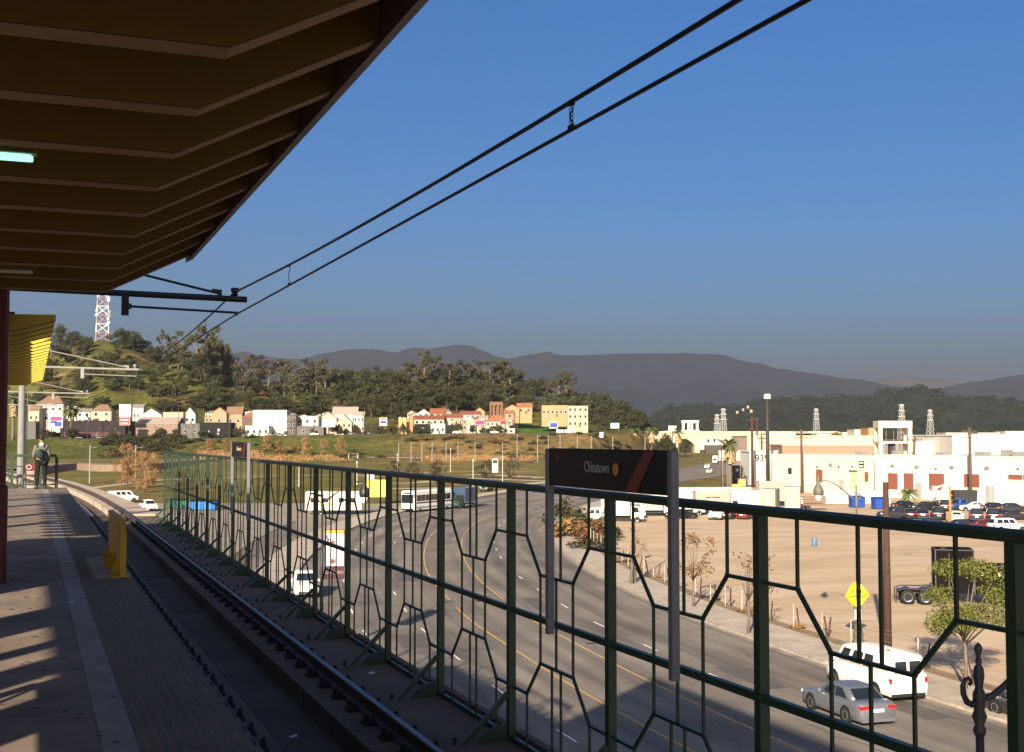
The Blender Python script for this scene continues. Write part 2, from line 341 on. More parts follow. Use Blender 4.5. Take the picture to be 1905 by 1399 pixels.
for k in range(46):
    a, o = rp_.uniform(45,190), rp_.uniform(-14,10); p_ = None
    for s_ in range(rp_.randint(4,11)):
        q0 = (a, o); a += rp_.uniform(.1,1.1) if k % 3 else rp_.uniform(-.2,.3); o += rp_.uniform(-.28,.28) if k % 3 else rp_.uniform(.2,.6)
        i0, i1 = int(np.searchsorted(ARC,q0[0])), int(np.searchsorted(ARC,a)); A, B_ = uv(*offp(i0,q0[1])[:2],.0145), uv(*offp(i1,o)[:2],.0145)
        t0_ = (RL[i0]-RL[i0-1]).normalized(); A += uv(t0_.x*(q0[0]-ARC[i0]), t0_.y*(q0[0]-ARC[i0])); t1_ = (RL[i1]-RL[i1-1]).normalized(); B_ += uv(t1_.x*(a-ARC[i1]), t1_.y*(a-ARC[i1]))
        if (A-B_).length < .02: continue
        sd_ = Vector((-(B_-A).y,(B_-A).x,0)).normalized()*rp_.uniform(.015,.035); crk.quad(A-sd_,A+sd_,B_+sd_,B_-sd_)
tag(crk.build('asphalt_cracks', mat('crack_tar', (.05,.045,.04), rough=.9), road), kind='stuff')
# kerbs, sidewalks
walk = mat('sidewalk_concrete', (.40,.33,.255), var=.22, scale=.6, bump=.2, rough=.95)
kerbm = mat('kerb_concrete', (.33,.28,.22), var=.3, scale=1.5, rough=.95)
struct('sidewalk_right', strip(10.75, 14.2, .14, 20, 330), walk); k = strip(10.6, 10.75, .15, 20, 330); wall_strip(10.6, .0, .15, 20, 330, k); struct('kerb_right', k, kerbm)
struct('sidewalk_left', strip(-15.55, -19.4, .14, 0, 330), walk); k = strip(-15.4, -15.55, .15, 0, 330); wall_strip(-15.4, .0, .15, 0, 330, k); struct('kerb_left', k, kerbm)
gut = strip(10.15, 10.6, .014, 20, 330); struct('gutter', gut, mat('gutter_concrete', (.24,.2,.155), var=.3, scale=1, rough=.95))
# dirt lot on the right
dirt = bpy.data.materials.new('packed_dirt'); dirt.use_nodes = True; n = dirt.node_tree.nodes; L = dirt.node_tree.links; b = n['Principled BSDF']; b.inputs['Roughness'].default_value = 1; b.inputs['Specular IOR Level'].default_value = .05
tcn = n.new('ShaderNodeTexCoord'); mp = n.new('ShaderNodeMapping'); mp.inputs['Rotation'].default_value = (0,0,PSI+.12); mp.inputs['Scale'].default_value = (.4,1.0,1); na = n.new('ShaderNodeTexNoise'); na.inputs['Scale'].default_value = .16; na.inputs['Detail'].default_value = 9; na.inputs['Roughness'].default_value = .66
ra = n.new('ShaderNodeValToRGB'); e = ra.color_ramp.elements; e[0].position = .36; e[0].color = (.42,.31,.20,1); e[1].position = .6; e[1].color = (.54,.41,.285,1); e2 = ra.color_ramp.elements.new(.46); e2.color = (.49,.355,.23,1); nt_ = n.new('ShaderNodeTexNoise'); nt_.inputs['Scale'].default_value = .5; nt_.inputs['Detail'].default_value = 6; mt_ = n.new('ShaderNodeMapping'); mt_.inputs['Rotation'].default_value = (0,0,-.5); mt_.inputs['Scale'].default_value = (.18,1.1,1); rt_ = n.new('ShaderNodeValToRGB'); rt_.color_ramp.elements[0].position = .3; rt_.color_ramp.elements[0].color = (.84,.83,.81,1); rt_.color_ramp.elements[1].position = .46; rt_.color_ramp.elements[1].color = (1,1,1,1); mm_ = n.new('ShaderNodeMix'); mm_.data_type = 'RGBA'; mm_.blend_type = 'MULTIPLY'; mm_.inputs[0].default_value = 1
nb = n.new('ShaderNodeTexNoise'); nb.inputs['Scale'].default_value = 2.2; nb.inputs['Detail'].default_value = 6; bp = n.new('ShaderNodeBump'); bp.inputs['Strength'].default_value = .5; bp.inputs['Distance'].default_value = .08
L.new(tcn.outputs['Object'], mp.inputs[0]); L.new(mp.outputs[0], na.inputs[0]); L.new(na.outputs['Fac'], ra.inputs[0]); L.new(tcn.outputs['Object'], mt_.inputs[0]); L.new(mt_.outputs[0], nt_.inputs[0]); L.new(nt_.outputs['Fac'], rt_.inputs[0]); L.new(ra.outputs[0], mm_.inputs[6]); L.new(rt_.outputs[0], mm_.inputs[7]); L.new(mm_.outputs[2], b.inputs['Base Color']); L.new(tcn.outputs['Object'], nb.inputs[0]); L.new(nb.outputs['Fac'], bp.inputs['Height']); L.new(bp.outputs[0], b.inputs['Normal'])
dl = MB(); ids = [i for i in range(len(RL)) if 20 <= ARC[i] <= 345]
for i, j in zip(ids, ids[1:]):
    p, q = offp(i,14.2), offp(j,14.2)
    dl.quad(uv(p.x,p.y,.03), uv(190+p.y*.3,p.y,.03), uv(190+q.y*.3,q.y,.03), uv(q.x,q.y,.03))
struct('dirt_lot', dl, dirt)
trk = MB(); rt2 = random.Random(21)
for k in range(26):
    u0, v0_, hd_ = rt2.uniform(16,75), rt2.uniform(70,185), rt2.uniform(-1.9,-.9) if k % 2 else rt2.uniform(.9,1.7); cv = rt2.uniform(-.035,.035)
    for s_ in range(26):
        u1, v1_ = u0+math.sin(hd_)*1.4, v0_+math.cos(hd_)*1.4; nx, ny = math.cos(hd_), -math.sin(hd_)
        i_ = min(range(0,len(RL),3), key=lambda q: abs(RL[q].y-v0_))
        if u0 > offp(i_,17).x and u1 > offp(i_,17).x and v1_ < 190:
            for o_ in (-.85,.85): trk.quad(uv(u0+nx*(o_-.14),v0_+ny*(o_-.14),.0345),uv(u0+nx*(o_+.14),v0_+ny*(o_+.14),.0345),uv(u1+nx*(o_+.14),v1_+ny*(o_+.14),.0345),uv(u1+nx*(o_-.14),v1_+ny*(o_-.14),.0345))
        u0, v0_, hd_ = u1, v1_, hd_+cv
tag(trk.build('tyre_tracks', mat('compressed_dirt', (.40,.29,.19), c2=(.50,.37,.245), scale=.8, rough=1)), 'faint tyre tracks curving over the dirt lot', 'tyre tracks', kind='stuff')
verge = mat('dry_weeds_verge', (.16,.105,.05), var=.3, scale=1.2, c2=(.3,.21,.12), rough=1, bump=.5)
struct('weedy_verge', strip(14.2, 15.5, .036, 20, 300), verge)
# left side: pavement beside the road under the station, then park
plaza = mat('plaza_concrete', (.36,.29,.22), var=.15, scale=.4, rough=.95)
pl = MB(); ids = [i for i in range(len(RL)) if ARC[i] <= 262]
for i, j in zip(ids, ids[1:]):
    p, q = offp(i,-19.4), offp(j,-19.4); pl.quad(uv(-75,p.y,.02), uv(p.x,p.y,.02), uv(q.x,q.y,.02), uv(-75,q.y,.02))
struct('parking_pavement', pl, mat('parking_asphalt', (.2,.165,.13), c2=(.3,.25,.19), scale=.2, rough=.95))
# park paths
path_m = mat('park_path', (.42,.34,.24), var=.15, scale=.5, rough=1)
def ground_path(pts, wd, z=.03, name='park_path', m=path_m):
    Q = smooth_line([Guv(*p) for p in pts], 6.); mb = MB()
    for i in range(len(Q)-1):
        t = (Q[min(i+1,len(Q)-1)] - Q[max(i-1,0)]).normalized(); t2 = (Q[min(i+2,len(Q)-1)] - Q[i]).normalized()
        a = Vector((t.y,-t.x,0))*wd/2; c = Vector((t2.y,-t2.x,0))*wd/2
        mb.quad(uv(*(Q[i]-a)[:2],z), uv(*(Q[i]+a)[:2],z), uv(*(Q[i+1]+c)[:2],z), uv(*(Q[i+1]-c)[:2],z))
    return struct(name, mb, m)
ground_path([(640,899),(760,899),(860,890),(960,893),(1100,897),(1240,893)], 4.5)
ground_path([(862,884),(900,883),(960,886),(1010,889)], 5)
ground_path([(560,885),(640,883),(720,887),(800,884)], 3)
ground_path([(700,910),(850,907),(960,902),(1100,890),(1240,880)], 5)
ground_path([(140,912),(300,893),(420,889),(520,885)], 3)
ground_path([(1000,876),(920,878),(860,877),(780,880)], 3)
# ================================================================= STATION
PZ = CZ - 1.7; TOR = CZ - 2.66; SLAB = TOR - .40; PLN = TOR - .17; DECK = 4.42
PC = -2.25                                            # centre line of the island platform
EDGE = 1.19; PEND = 45.4
green = mat('green_steel_paint', (.017,.038,.018), rough=.45, var=.18, scale=3, spec=.5)
green_l = green
rust = mat('rusty_concrete', (.11,.068,.046), var=.3, scale=.9, c2=(.16,.108,.077), rough=.95, bump=.3)
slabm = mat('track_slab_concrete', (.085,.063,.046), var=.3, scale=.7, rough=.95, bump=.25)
plat = mat('platform_paving', (.205,.155,.118), var=.34, scale=1.3, rough=.85, bump=.15)
gran = mat('edge_stone', (.27,.235,.205), var=.2, scale=5, rough=.85, bump=.2)
tact = mat('tactile_paving', (.14,.11,.078), var=.14, scale=2.5, rough=.9, bump=.2)
def mir(x): return 2*PC - x
pf = struct('station_platform', MB().box(mir(EDGE)+.02, EDGE-.02, -14, PEND, SLAB, PZ-.004), concrete)
def ppart(name, x0, x1, y0, y1, z, m): return MB().box(x0, x1, y0, y1, PZ-.06, z).build(name, m, pf)
ppart('walking_surface', -5.0, .396, -14, PEND, PZ, plat)
for s_ in (1, -1):
    for k in range(33):
        y0 = -14 + k*1.8
        X = (.40, .588); Xs = X if s_ > 0 else (mir(X[1]), mir(X[0]))
        ppart('edge_stone_slab', Xs[0], Xs[1], y0+.006, min(y0+1.794, PEND), PZ + .003, gran)
        X = (.592, EDGE); Xs = X if s_ > 0 else (mir(X[1]), mir(X[0]))
        ppart('tactile_slab', Xs[0], Xs[1], y0+.006, min(y0+1.794, PEND), PZ + .002, tact)
domes = MB()
for i in range(9):
    for j in range(430):
        x = .64 + i*.062; yy = 3.2 + j*.062
        domes.add([(x-.014,yy-.014,PZ+.002),(x+.014,yy-.014,PZ+.002),(x+.014,yy+.014,PZ+.002),(x-.014,yy+.014,PZ+.002),(x,yy,PZ+.009)],[(0,1,4),(1,2,4),(2,3,4),(3,0,4)])
tag(domes.build('tactile_domes', tact, pf), kind='stuff')
gum = MB(); rg_ = random.Random(5)
for k in range(420):
    x_, y_, r_ = rg_.uniform(-1.2,.58), rg_.uniform(3,30), rg_.uniform(.008,.028); gum.add([(x_+r_*math.cos(a)*rg_.uniform(.7,1.2), y_+r_*math.sin(a)*rg_.uniform(.7,1.2), PZ+.0045) for a in np.linspace(0,5.4,7)], [tuple(range(7))])
tag(gum.build('gum_spots', mat('old_gum', (.05,.04,.038), rough=.9), pf), kind='stuff')
# rubber bumper blocks under the platform edge
blk = mat('black_rubber', (.012,.012,.012), rough=.7); bme = MB().box(-.0,.05,-.05,.05,-.09,-.015).mesh('edge_block', blk)
for k in range(60): link('edge_block', bme, pf, (EDGE-.02, 3.2 + k*.36, PZ))
# guideway deck
def path_pts():
    P = []; x = y = 0.; th = 0.; y = -14.; s = -14.; z = 0.
    while s < 200:
        if 46 < s < 110: th -= 1.15/420
        elif 150 < s < 480: th += 1.15/330
        x += math.sin(th)*1.15; y += math.cos(th)*1.15; s += 1.15
        z = -3.5*sm((s-120)/180)
        P.append((x, y, th, z, s))
    return P
GP = path_pts()
def goff(p, o, z): return (p[0]+math.cos(p[2])*o, p[1]-math.sin(p[2])*o, z+p[3])
def gstrip(sec, m, name, a=-14, b=200, parent=None, close=True, skip=1):
    ps = [p for p in GP if a <= p[4] <= b][::skip]; mb = MB(); n = len(sec)
    vs = [goff(p, o, z) for p in ps for o, z in sec]; fs = []
    for i in range(len(ps)-1):
        for k in range(n if close else n-1): fs.append((i*n+k, i*n+(k+1)%n, (i+1)*n+(k+1)%n, (i+1)*n+k))
    fs += [tuple(range(n)), tuple((len(ps)-1)*n+k for k in range(n))]
    mb.add(vs, fs); return mb.build(name, m, parent)
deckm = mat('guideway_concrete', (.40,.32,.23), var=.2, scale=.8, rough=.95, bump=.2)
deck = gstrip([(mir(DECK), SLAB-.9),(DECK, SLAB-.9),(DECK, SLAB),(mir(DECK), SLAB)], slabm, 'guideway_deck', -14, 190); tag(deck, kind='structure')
tb = MB(); Q = smooth_line([Guv(px, py, 2.4) for px, py in ((20,872),(90,864),(150,861),(230,864),(320,858),(430,852),(560,849),(700,850),(860,851),(1000,848))], 5.)
ballm = mat('ballast', (.15,.105,.07), c2=(.22,.16,.105), scale=.6, rough=1, bump=.3)
for i in range(len(Q)-1):
    t_ = (Q[min(i+1,len(Q)-1)]-Q[max(i-1,0)]).normalized(); n0 = Vector((t_.y,-t_.x,0)); t2 = (Q[min(i+2,len(Q)-1)]-Q[i]).normalized(); n1 = Vector((t2.y,-t2.x,0)); P = lambda q_, n_, o, z: uv(q_.x+n_.x*o, q_.y+n_.y*o, z)
    for (a_, za), (b_, zb_) in zip(((7.5,-.5),(5.,2.4),(-5.,2.4)), ((5.,2.4),(-5.,2.4),(-8.,-.5))): tb.quad(P(Q[i],n0,a_,za),P(Q[i],n0,b_,zb_),P(Q[i+1],n1,b_,zb_),P(Q[i+1],n1,a_,za))
struct('distant_trackbed', tb, ballm)
TX = 2.585                                            # track centre
RAILX = (TX - .715, TX + .715)
ironm = mat('rusty_rail_steel', (.085,.055,.045), var=.3, scale=6, metal=.35, rough=.6)
shiny = mat('polished_rail_head', (.12,.13,.165), var=.08, scale=4, metal=1., rough=.35)
fast = mat('rail_fastener_iron', (.016,.013,.012), rough=.8, var=.3)
gp = {}
for nm, o0, o1 in (('inner', 1.35, 2.2), ('outer', 2.93, DECK-.005)):
    for sd in (1, -1):
        a0, a1 = (o0, o1) if sd > 0 else (mir(o1), mir(o0))
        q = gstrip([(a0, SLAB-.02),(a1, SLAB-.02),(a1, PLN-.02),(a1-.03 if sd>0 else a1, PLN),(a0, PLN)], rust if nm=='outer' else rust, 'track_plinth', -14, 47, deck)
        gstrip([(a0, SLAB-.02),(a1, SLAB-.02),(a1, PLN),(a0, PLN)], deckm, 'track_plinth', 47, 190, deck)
# plinth joints: thin recessed dark gaps
for k in range(12): MB().box(2.925, 3.02, 2+k*3.0, 2.02+k*3.0, SLAB, PLN+.002).build('plinth_joint', fast, deck)
for k in range(5): MB().box(EDGE+.03, 2.9, 4.1+k*6.1, 4.14+k*6.1, SLAB-.01, SLAB+.004).build('slab_joint', fast, deck)
def rail(xo, label, head=None):
    t = thing('rail', label, 'rail', (0,0,0), group='running rails')
    z = TOR
    gstrip([(xo-.07,PLN+.01),(xo+.07,PLN+.01),(xo+.07,PLN+.025),(xo+.012,PLN+.045),(xo+.01,z-.045),(xo+.036,z-.03),(xo+.036,z-.006),(xo-.036,z-.006),(xo-.036,z-.03),(xo-.01,z-.045),(xo-.012,PLN+.045),(xo-.07,PLN+.025)], ironm, 'web', -14, 188, t)
    gstrip([(xo-.03,z-.007),(xo+.03,z-.007),(xo+.026,z),(xo-.026,z)], head or shiny, 'rail_head', -14, 188, t)
    fm = MB(); fm.box(-.19,.19,-.085,.085,0,.03); fm.box(-.17,-.08,-.05,.05,.03,.075); fm.box(.08,.17,-.05,.05,.03,.075); fm.lathe([(.022,.03),(.022,.11)],6,(-.15,0,0)); fm.lathe([(.022,.03),(.022,.11)],6,(.15,0,0))
    me = fm.mesh('rail_fastener', fast)
    s = 2.4
    for p in GP:
        pass
    y0 = 1.5
    while y0 < 46: link('rail_fastener', me, t, (xo, y0, PLN+.001)); y0 += .66
    return t
rail(RAILX[1], 'rail beside the green fence, its head shining blue')
rail(RAILX[0], 'rail close under the edge of the platform', ironm)
rail(mir(RAILX[0]), 'rail of the far track beyond the island platform, platform side'); rail(mir(RAILX[1]), 'rail of the far track beyond the island platform, outer side')
# --- fence with hexagon lattice
FX = 4.25; FB = CZ - 2.89; FT = CZ - .42; MID = CZ - 1.605; BOT = CZ - 2.80
D = 2.143; S0 = 4.51
def make_fence(label, xs, n0, n1, sgn=1):
    t = thing('lattice_fence', label, 'fence', (xs, 0, 0))
    ya, yb = S0 + n0*D, S0 + n1*D
    tr = MB(); tr.prism([(-.034,FT-.061),(.034,FT-.061),(.037,FT-.016),(.02,FT),(-.02,FT),(-.037,FT-.016)], 'y', ya-.05, yb+.05); tr.build('top_rail', green, t)
    MB().box(-.023,.023,ya,yb,MID-.025,MID+.025).build('middle_rail', green, t)
    MB().box(-.02,.02,ya,yb,BOT-.022,BOT+.022).build('bottom_rail', green, t)
    pm = MB().box(-.035,.035,-.034,.034,0,FT-.062-FB)
    for z in np.arange(.3, 2.2, .27): pm.lathe([(.009,0),(.009,.004)],6,(-.036,.0,z))
    post = pm.mesh('post', green)
    bm_ = MB().bar((-.48,0,.06),(-.035,0,.5),.045,.045); brace = bm_.mesh('brace', green)
    gs = MB(); arc = [(-.045,.02),(-.36,.02)] + [(-.045-.3*math.cos(a), .02+.2*math.sin(a)) for a in np.linspace(.15, math.pi/2, 7)]
    gs.prism(arc, 'y', -.012, .012); gus = gs.mesh('gusset', green)
    bp = MB().box(-.6,.1,-.09,.09,.0,.018); bp.lathe([(.018,.018),(.018,.12)],6,(-.54,.05,0)); bp.lathe([(.018,.018),(.018,.12)],6,(-.2,.06,0)); bpl = bp.mesh('base_plate', fast)
    T = [.185,.335,.455,.5,.545,.665,.815]; z1 = CZ-.893; z2 = CZ-1.216; z3 = 2*MID-z2; z4 = 2*MID-z1; zt = FT-.062; zb = BOT+.022
    B = .018
    def vb(a, b): return MB().box(-B/2,B/2,-B/2,B/2,a,b).mesh('vertical_bar', green)
    v_top1 = vb(z1, zt); v_top2 = vb(z2, zt); v_mid = vb(z3, z2); v_b1 = vb(zb, z4); v_b2 = vb(zb, z3)
    def hb(a, b): return MB().box(-B*.75,B*.75,a*D,b*D,-.011,.011).mesh('cross_bar', green)
    st = hb(0.02, T[0]+.006); st2 = hb(T[6]-.006, .98); hz = hb(T[1]-.006, T[5]+.006)
    def sb(ta, za, tb, zb_): return MB().bar((0,ta*D,za),(0,tb*D,zb_),B*1.3,.02,(1,0,0)).mesh('slanted_bar', green)
    sl = [sb(T[0],z1,T[1],z2), sb(T[6],z1,T[5],z2), sb(T[0],z4,T[1],z3), sb(T[6],z4,T[5],z3)]
    for k in range(n0, n1+1):
        y = S0 + k*D
        p = link('post', post, t, (0,y,FB)); 
        b1 = link('brace', brace, p); g1 = link('gusset', gus, p); b2 = link('base_plate', bpl, p)
        if sgn < 0: p.rotation_euler = (0,0,math.pi)
        if k == n1: continue
        pn = thing('lattice_panel', '', '', (0,y,0)); pn.parent = t
        for kk in ('label','category'): 
            if kk in pn: del pn[kk]
        for a in (T[0],T[6]): link('vertical_bar', v_top1, pn, (0,a*D,0)); link('vertical_bar', v_b1, pn, (0,a*D,0))
        for a in (T[2],T[4]): link('vertical_bar', v_top2, pn, (0,a*D,0)); link('vertical_bar', v_b2, pn, (0,a*D,0))
        for a in (T[1],T[3],T[5]): link('vertical_bar', v_mid, pn, (0,a*D,0))
        for z in (z1, z4): link('cross_bar', st, pn, (0,0,z)); link('cross_bar', st2, pn, (0,0,z))
        for z in (z2, z3): link('cross_bar', hz, pn, (0,0,z))
        for m_ in sl: link('slanted_bar', m_, pn)
    return t
make_fence('dark green steel lattice fence with hexagon pattern along the track', FX, -2, 18)
for k in range(14): MB().box(4.33,4.41,2+k*3.1,4.9+k*3.1,PLN,PLN+.06).build('parapet_block', rust, deck)
# --- station name signs
grey = mat('sign_grey_metal', (.17,.175,.185), rough=.5, var=.06, metal=.2)
black = mat('sign_black_panel', (.008,.006,.006), rough=.45, var=.2, spec=.25)
redp = mat('sign_red_print', (.13,.006,.008), rough=.3); orange = mat('sign_orange_dot', (.55,.22,.02), rough=.4); txtm = mat('sign_pale_lettering', (.34,.33,.3), rough=.5)
def name_sign(s0, label):
    t = thing('station_sign', label, 'sign', (FX-.105, s0, 0), group='station name signs')
    for a in (0, 2.18): MB().bbox(-.03,.03,a-.034,a+.034,CZ-1.66,CZ-.09,.006).build('sign_post', grey, t)
    MB().box(-.02,.025,.036,2.144,CZ-.40,CZ-.085).build('sign_panel', black, t)
    X = -.024
    r1 = MB().add([(X,.22,CZ-.095),(X,.38,CZ-.095),(X,.70,CZ-.39),(X,.50,CZ-.39)],[(0,1,2,3)]).build('red_stripe', redp, t)
    MB().add([(X,1.98,CZ-.13),(X,1.9,CZ-.17),(X,2.0,CZ-.19)],[(0,1,2)]).build('red_arrow', redp, t)
    lettering('Chinatown', .125, txtm, t, (X, 1.19, CZ-.23), (R(90),0,R(-90)), .002, sx=.82)
    dm_ = MB().lathe([(.048,0),(.048,.003)],20).build('orange_dot', orange, t); dm_.location = (X, .85, CZ-.235); dm_.rotation_euler = (0, R(-90), 0)
    return t
name_sign(7.58, 'black Chinatown station sign on grey posts, the large near one'); name_sign(25.4, 'far Chinatown station sign, small, where the fence turns sunlit')
# --- near canopy
rafm = mat('canopy_yellow_shaded', (.13,.075,.012), rough=.7, var=.12, scale=2); raf2 = mat('canopy_yellow_paint', (.56,.37,.045), rough=.7, var=.1, scale=2)  # one canopy paint twice: the near copy is darkened to stand for shade
ceil_m = mat('canopy_deck_metal', (.12,.09,.06), rough=.7, var=.1); fasm = mat('canopy_fascia_brown', (.07,.042,.034), rough=.6)
roofm = mat('roof_tile_green', (.05,.1,.07), rough=.6, var=.2)
edgem = mat('rafter_bounce_light', (.25,.16,.085), rough=.75, var=.1)  # paler rafter undersides: bounce light put into the colour
KX, KZ, EX, EZ = .69, CZ+1.5, 1.53, CZ+1.925
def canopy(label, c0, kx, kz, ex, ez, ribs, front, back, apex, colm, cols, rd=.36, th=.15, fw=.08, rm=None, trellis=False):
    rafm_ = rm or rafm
    t = thing('platform_canopy', label, 'canopy', (0,0,0))
    mx_ = lambda x: 2*c0 - x
    tk = kz+rd+.01 if trellis else ez+rd*.72
    prof = [(kx,kz),(ex,ez),(ex,tk),(kx,kz+rd),(mx_(kx),kz+rd),(mx_(ex),tk),(mx_(ex),ez),(mx_(kx),kz)]
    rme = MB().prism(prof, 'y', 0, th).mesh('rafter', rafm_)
    e_ = .004; sme = MB().add([(mx_(kx),0,kz-e_),(kx,0,kz-e_),(ex,0,ez-e_),(mx_(ex),0,ez-e_),(mx_(kx),th,kz-e_),(kx,th,kz-e_),(ex,th,ez-e_),(mx_(ex),th,ez-e_)],[(0,1,5,4),(1,2,6,5),(3,0,4,7)]).mesh('bounce_strip', edgem)
    for y in ribs: link('bounce_strip', sme, link('rafter', rme, t, (0,y,0)))
    f0, f1 = front, back + (0 if trellis else .3)
    for sd in (() if trellis else (0,1)):
        g_ = (lambda x: x) if sd == 0 else mx_
        e0, e1 = g_(ex+.004), g_(ex+fw)
        k_ = (ez-kz)/(ex-kx)
        MB().add([(e0,f0,ez-.03),(e1,f0,ez-.03+fw*k_),(e1,f0,ez+.36),(e0,f0,ez+.34),(e0,f1,ez-.03),(e1,f1,ez-.03+fw*k_),(e1,f1,ez+.36),(e0,f1,ez+.34)],[(0,1,2,3),(7,6,5,4),(0,4,5,1),(1,5,6,2),(2,6,7,3),(3,7,4,0)]).build('fascia', fasm, t)
    zc = kz + rd + .003
    MB().add([(mx_(kx),f0,zc),(kx,f0,zc),(ex,f0,ez+rd*.72+.02),(mx_(ex),f0,ez+rd*.72+.02),(mx_(kx),f1,zc),(kx,f1,zc),(ex,f1,ez+rd*.72+.02),(mx_(ex),f1,ez+rd*.72+.02)],[(0,1,5,4)] if trellis else [(0,1,5,4),(1,2,6,5),(3,0,4,7)]).build('ceiling_deck', ceil_m, t)
    e0, e1 = (kx-.05, mx_(kx-.05)) if trellis else (ex+fw, mx_(ex+fw)); z0 = kz+rd+.01 if trellis else ez+.36; ym = (f0+f1)/2
    MB().add([(e0,f0,z0),(e0,f1,z0),(e1,f1,z0),(e1,f0,z0),(c0,f0+1.,apex),(c0,f1-1.,apex)],[(0,1,5,4),(1,2,5),(2,3,4,5),(3,0,4)]).build('roof', roofm, t)
    for (x,y,wd,zt) in cols:
        cm = MB().bbox(x-wd/2,x+wd/2,y-wd/2,y+wd/2,PZ,zt,.03); c_ = cm.build('column', colm, t)
        MB().bbox(x-wd/2-.025,x+wd/2+.025,y-wd/2-.025,y+wd/2+.025,PZ+.004,PZ+1.15,.03).build('column_base', colm, c_)
    return t
redc = mat('red_column_paint', (.10,.010,.012), rough=.5, var=.12)
ribs1 = [4.75+.941*i for i in range(-12,10)]
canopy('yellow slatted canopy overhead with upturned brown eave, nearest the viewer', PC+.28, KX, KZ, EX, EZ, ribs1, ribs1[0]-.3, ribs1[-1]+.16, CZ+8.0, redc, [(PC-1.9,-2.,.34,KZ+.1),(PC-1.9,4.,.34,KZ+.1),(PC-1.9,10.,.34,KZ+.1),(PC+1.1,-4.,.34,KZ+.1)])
ribs2 = [16.3+.8*i for i in range(22)]
canopy('smaller yellow canopy farther along the platform, its eave struck by sun', PC, -.2, CZ+1.32, .27, CZ+1.46, ribs2, ribs2[0]-.25, ribs2[-1]+.3, CZ+1.75, redc, [(-.46,15.95,.40,CZ+2.2),(-4.2,15.95,.40,CZ+1.31),(-3.9,24,.3,CZ+1.31),(-3.9,32,.3,CZ+1.31),(-1.3,24.5,.22,CZ+1.31),(-1.3,32.,.22,CZ+1.31)], rd=.2, th=.16, fw=.05, rm=raf2, trellis=True)
cn = [o for o in bpy.data.objects if o.get('label','').startswith('yellow slatted canopy')][0]; cond = mat('conduit_grey', (.12,.11,.1), rough=.5, metal=.3)
# canopy lamps
lampm = mat('lit_diffuser', (.35,.9,.62), emis=.55); casing = mat('lamp_casing', (.12,.085,.05), rough=.6)
offm = mat('unlit_diffuser', (.5,.46,.38), rough=.5)
for (px0, px1, py, v, lit, lb) in ((-80, 62, 288, 6.5, True, 'lit greenish fluorescent lamp under the canopy'), (20, 62, 499, 11.0, False, 'unlit lamp under the far end of the near canopy')):
    a, b_ = At(px0, py, v), At(px1, py, v); ln = .75 if lit else .3
    t = thing('canopy_lamp', lb, 'lamp', (b_.x-ln/2, b_.y, KZ-.03))
    MB().bbox(-ln/2-.02,ln/2+.02,-.05,.05,.03,.12,.015).build('housing', casing, t)
    MB().bbox(-ln/2,ln/2,-.04,.04,0,.028,.012).build('diffuser', lampm if lit else offm, t)
# --- yellow barrier at the platform edge
ybar = mat('yellow_barrier_paint', (.50,.285,.012), rough=.6, var=.15, scale=3)
t = thing('edge_barrier', 'low yellow steel barrier standing on the platform edge', 'barrier', (EDGE-.1, 15.9, PZ))
MB().prism([(0,0),(2.55,0),(2.55,.68),(.22,.68),(.0,.52)], 'x', -.035, .035).build('barrier_panel', ybar, t)
MB().box(-.15,.09,-.06,2.6,.004,.016).build('base_plate', ybar, t)
MB().prism([(-.34,.003),(-.15,.003),(-.15,.03)], 'y', -.02, 2.6).build('ramp_strip', gran, t)
for k in range(4): MB().prism([(-.14,.012),(-.035,.012),(-.035,.22)], 'y', .3+k*.65, .33+k*.65).build('stiffener', ybar, t)
# --- end-of-platform railing
RY = 45.1
t = thing('end_railing', 'dark green hexagon railing closing the end of the platform', 'railing', (0, RY, PZ))
MB().box(-4.6,.86,-.04,.04,1.06,1.15).build('top_rail', green, t); MB().box(-4.6,.86,-.03,.03,.1,.15).build('bottom_rail', green, t); MB().box(-4.6,.86,-.025,.025,.72,.76).build('middle_rail', green, t)
for x in (-4.6,-3.1,-1.6,-.55,.35,.86): MB().box(x-.05,x+.05,-.05,.05,0,1.06).build('post', green, t)
for i in range(6):
    x = -4.0+i*.8
    MB().bar((x-.3,0,.15),(x-.1,0,.5),.03).build('slanted_bar', green, t); MB().bar((x+.3,0,.15),(x+.1,0,.5),.03).build('slanted_bar', green, t); MB().bar((x-.12,0,.5),(x+.12,0,.5),.03).build('cross_bar', green, t)
    MB().bar((x,0,.5),(x,0,1.06),.025).build('vertical_bar', green, t)
    sc = MB().tube([(x+.3*math.cos(a)*.6, 0, .4+.22*math.sin(a)) for a in np.linspace(0,2*math.pi,13)], .016, 5, False).build('ring', green, t)
t = thing('warning_sign', 'small dark red prohibition sign on the end railing', 'sign', (.03, RY-.07, PZ+.42))
MB().bbox(-.17,.17,-.01,.01,0,.42,.008).build('panel', mat('sign_dark_red', (.11,.02,.02), rough=.6), t)
rg = MB().tube([(.075*math.cos(a)-.05,-.015,.3+.075*math.sin(a)) for a in np.linspace(0,2*math.pi,17)], .009, 5, False).build('ring_symbol', wht, t)
for z_ in (.14,.08): MB().box(-.11,.11,-.014,-.0105,z_-.012,z_+.012).build('printed_line', wht, t)
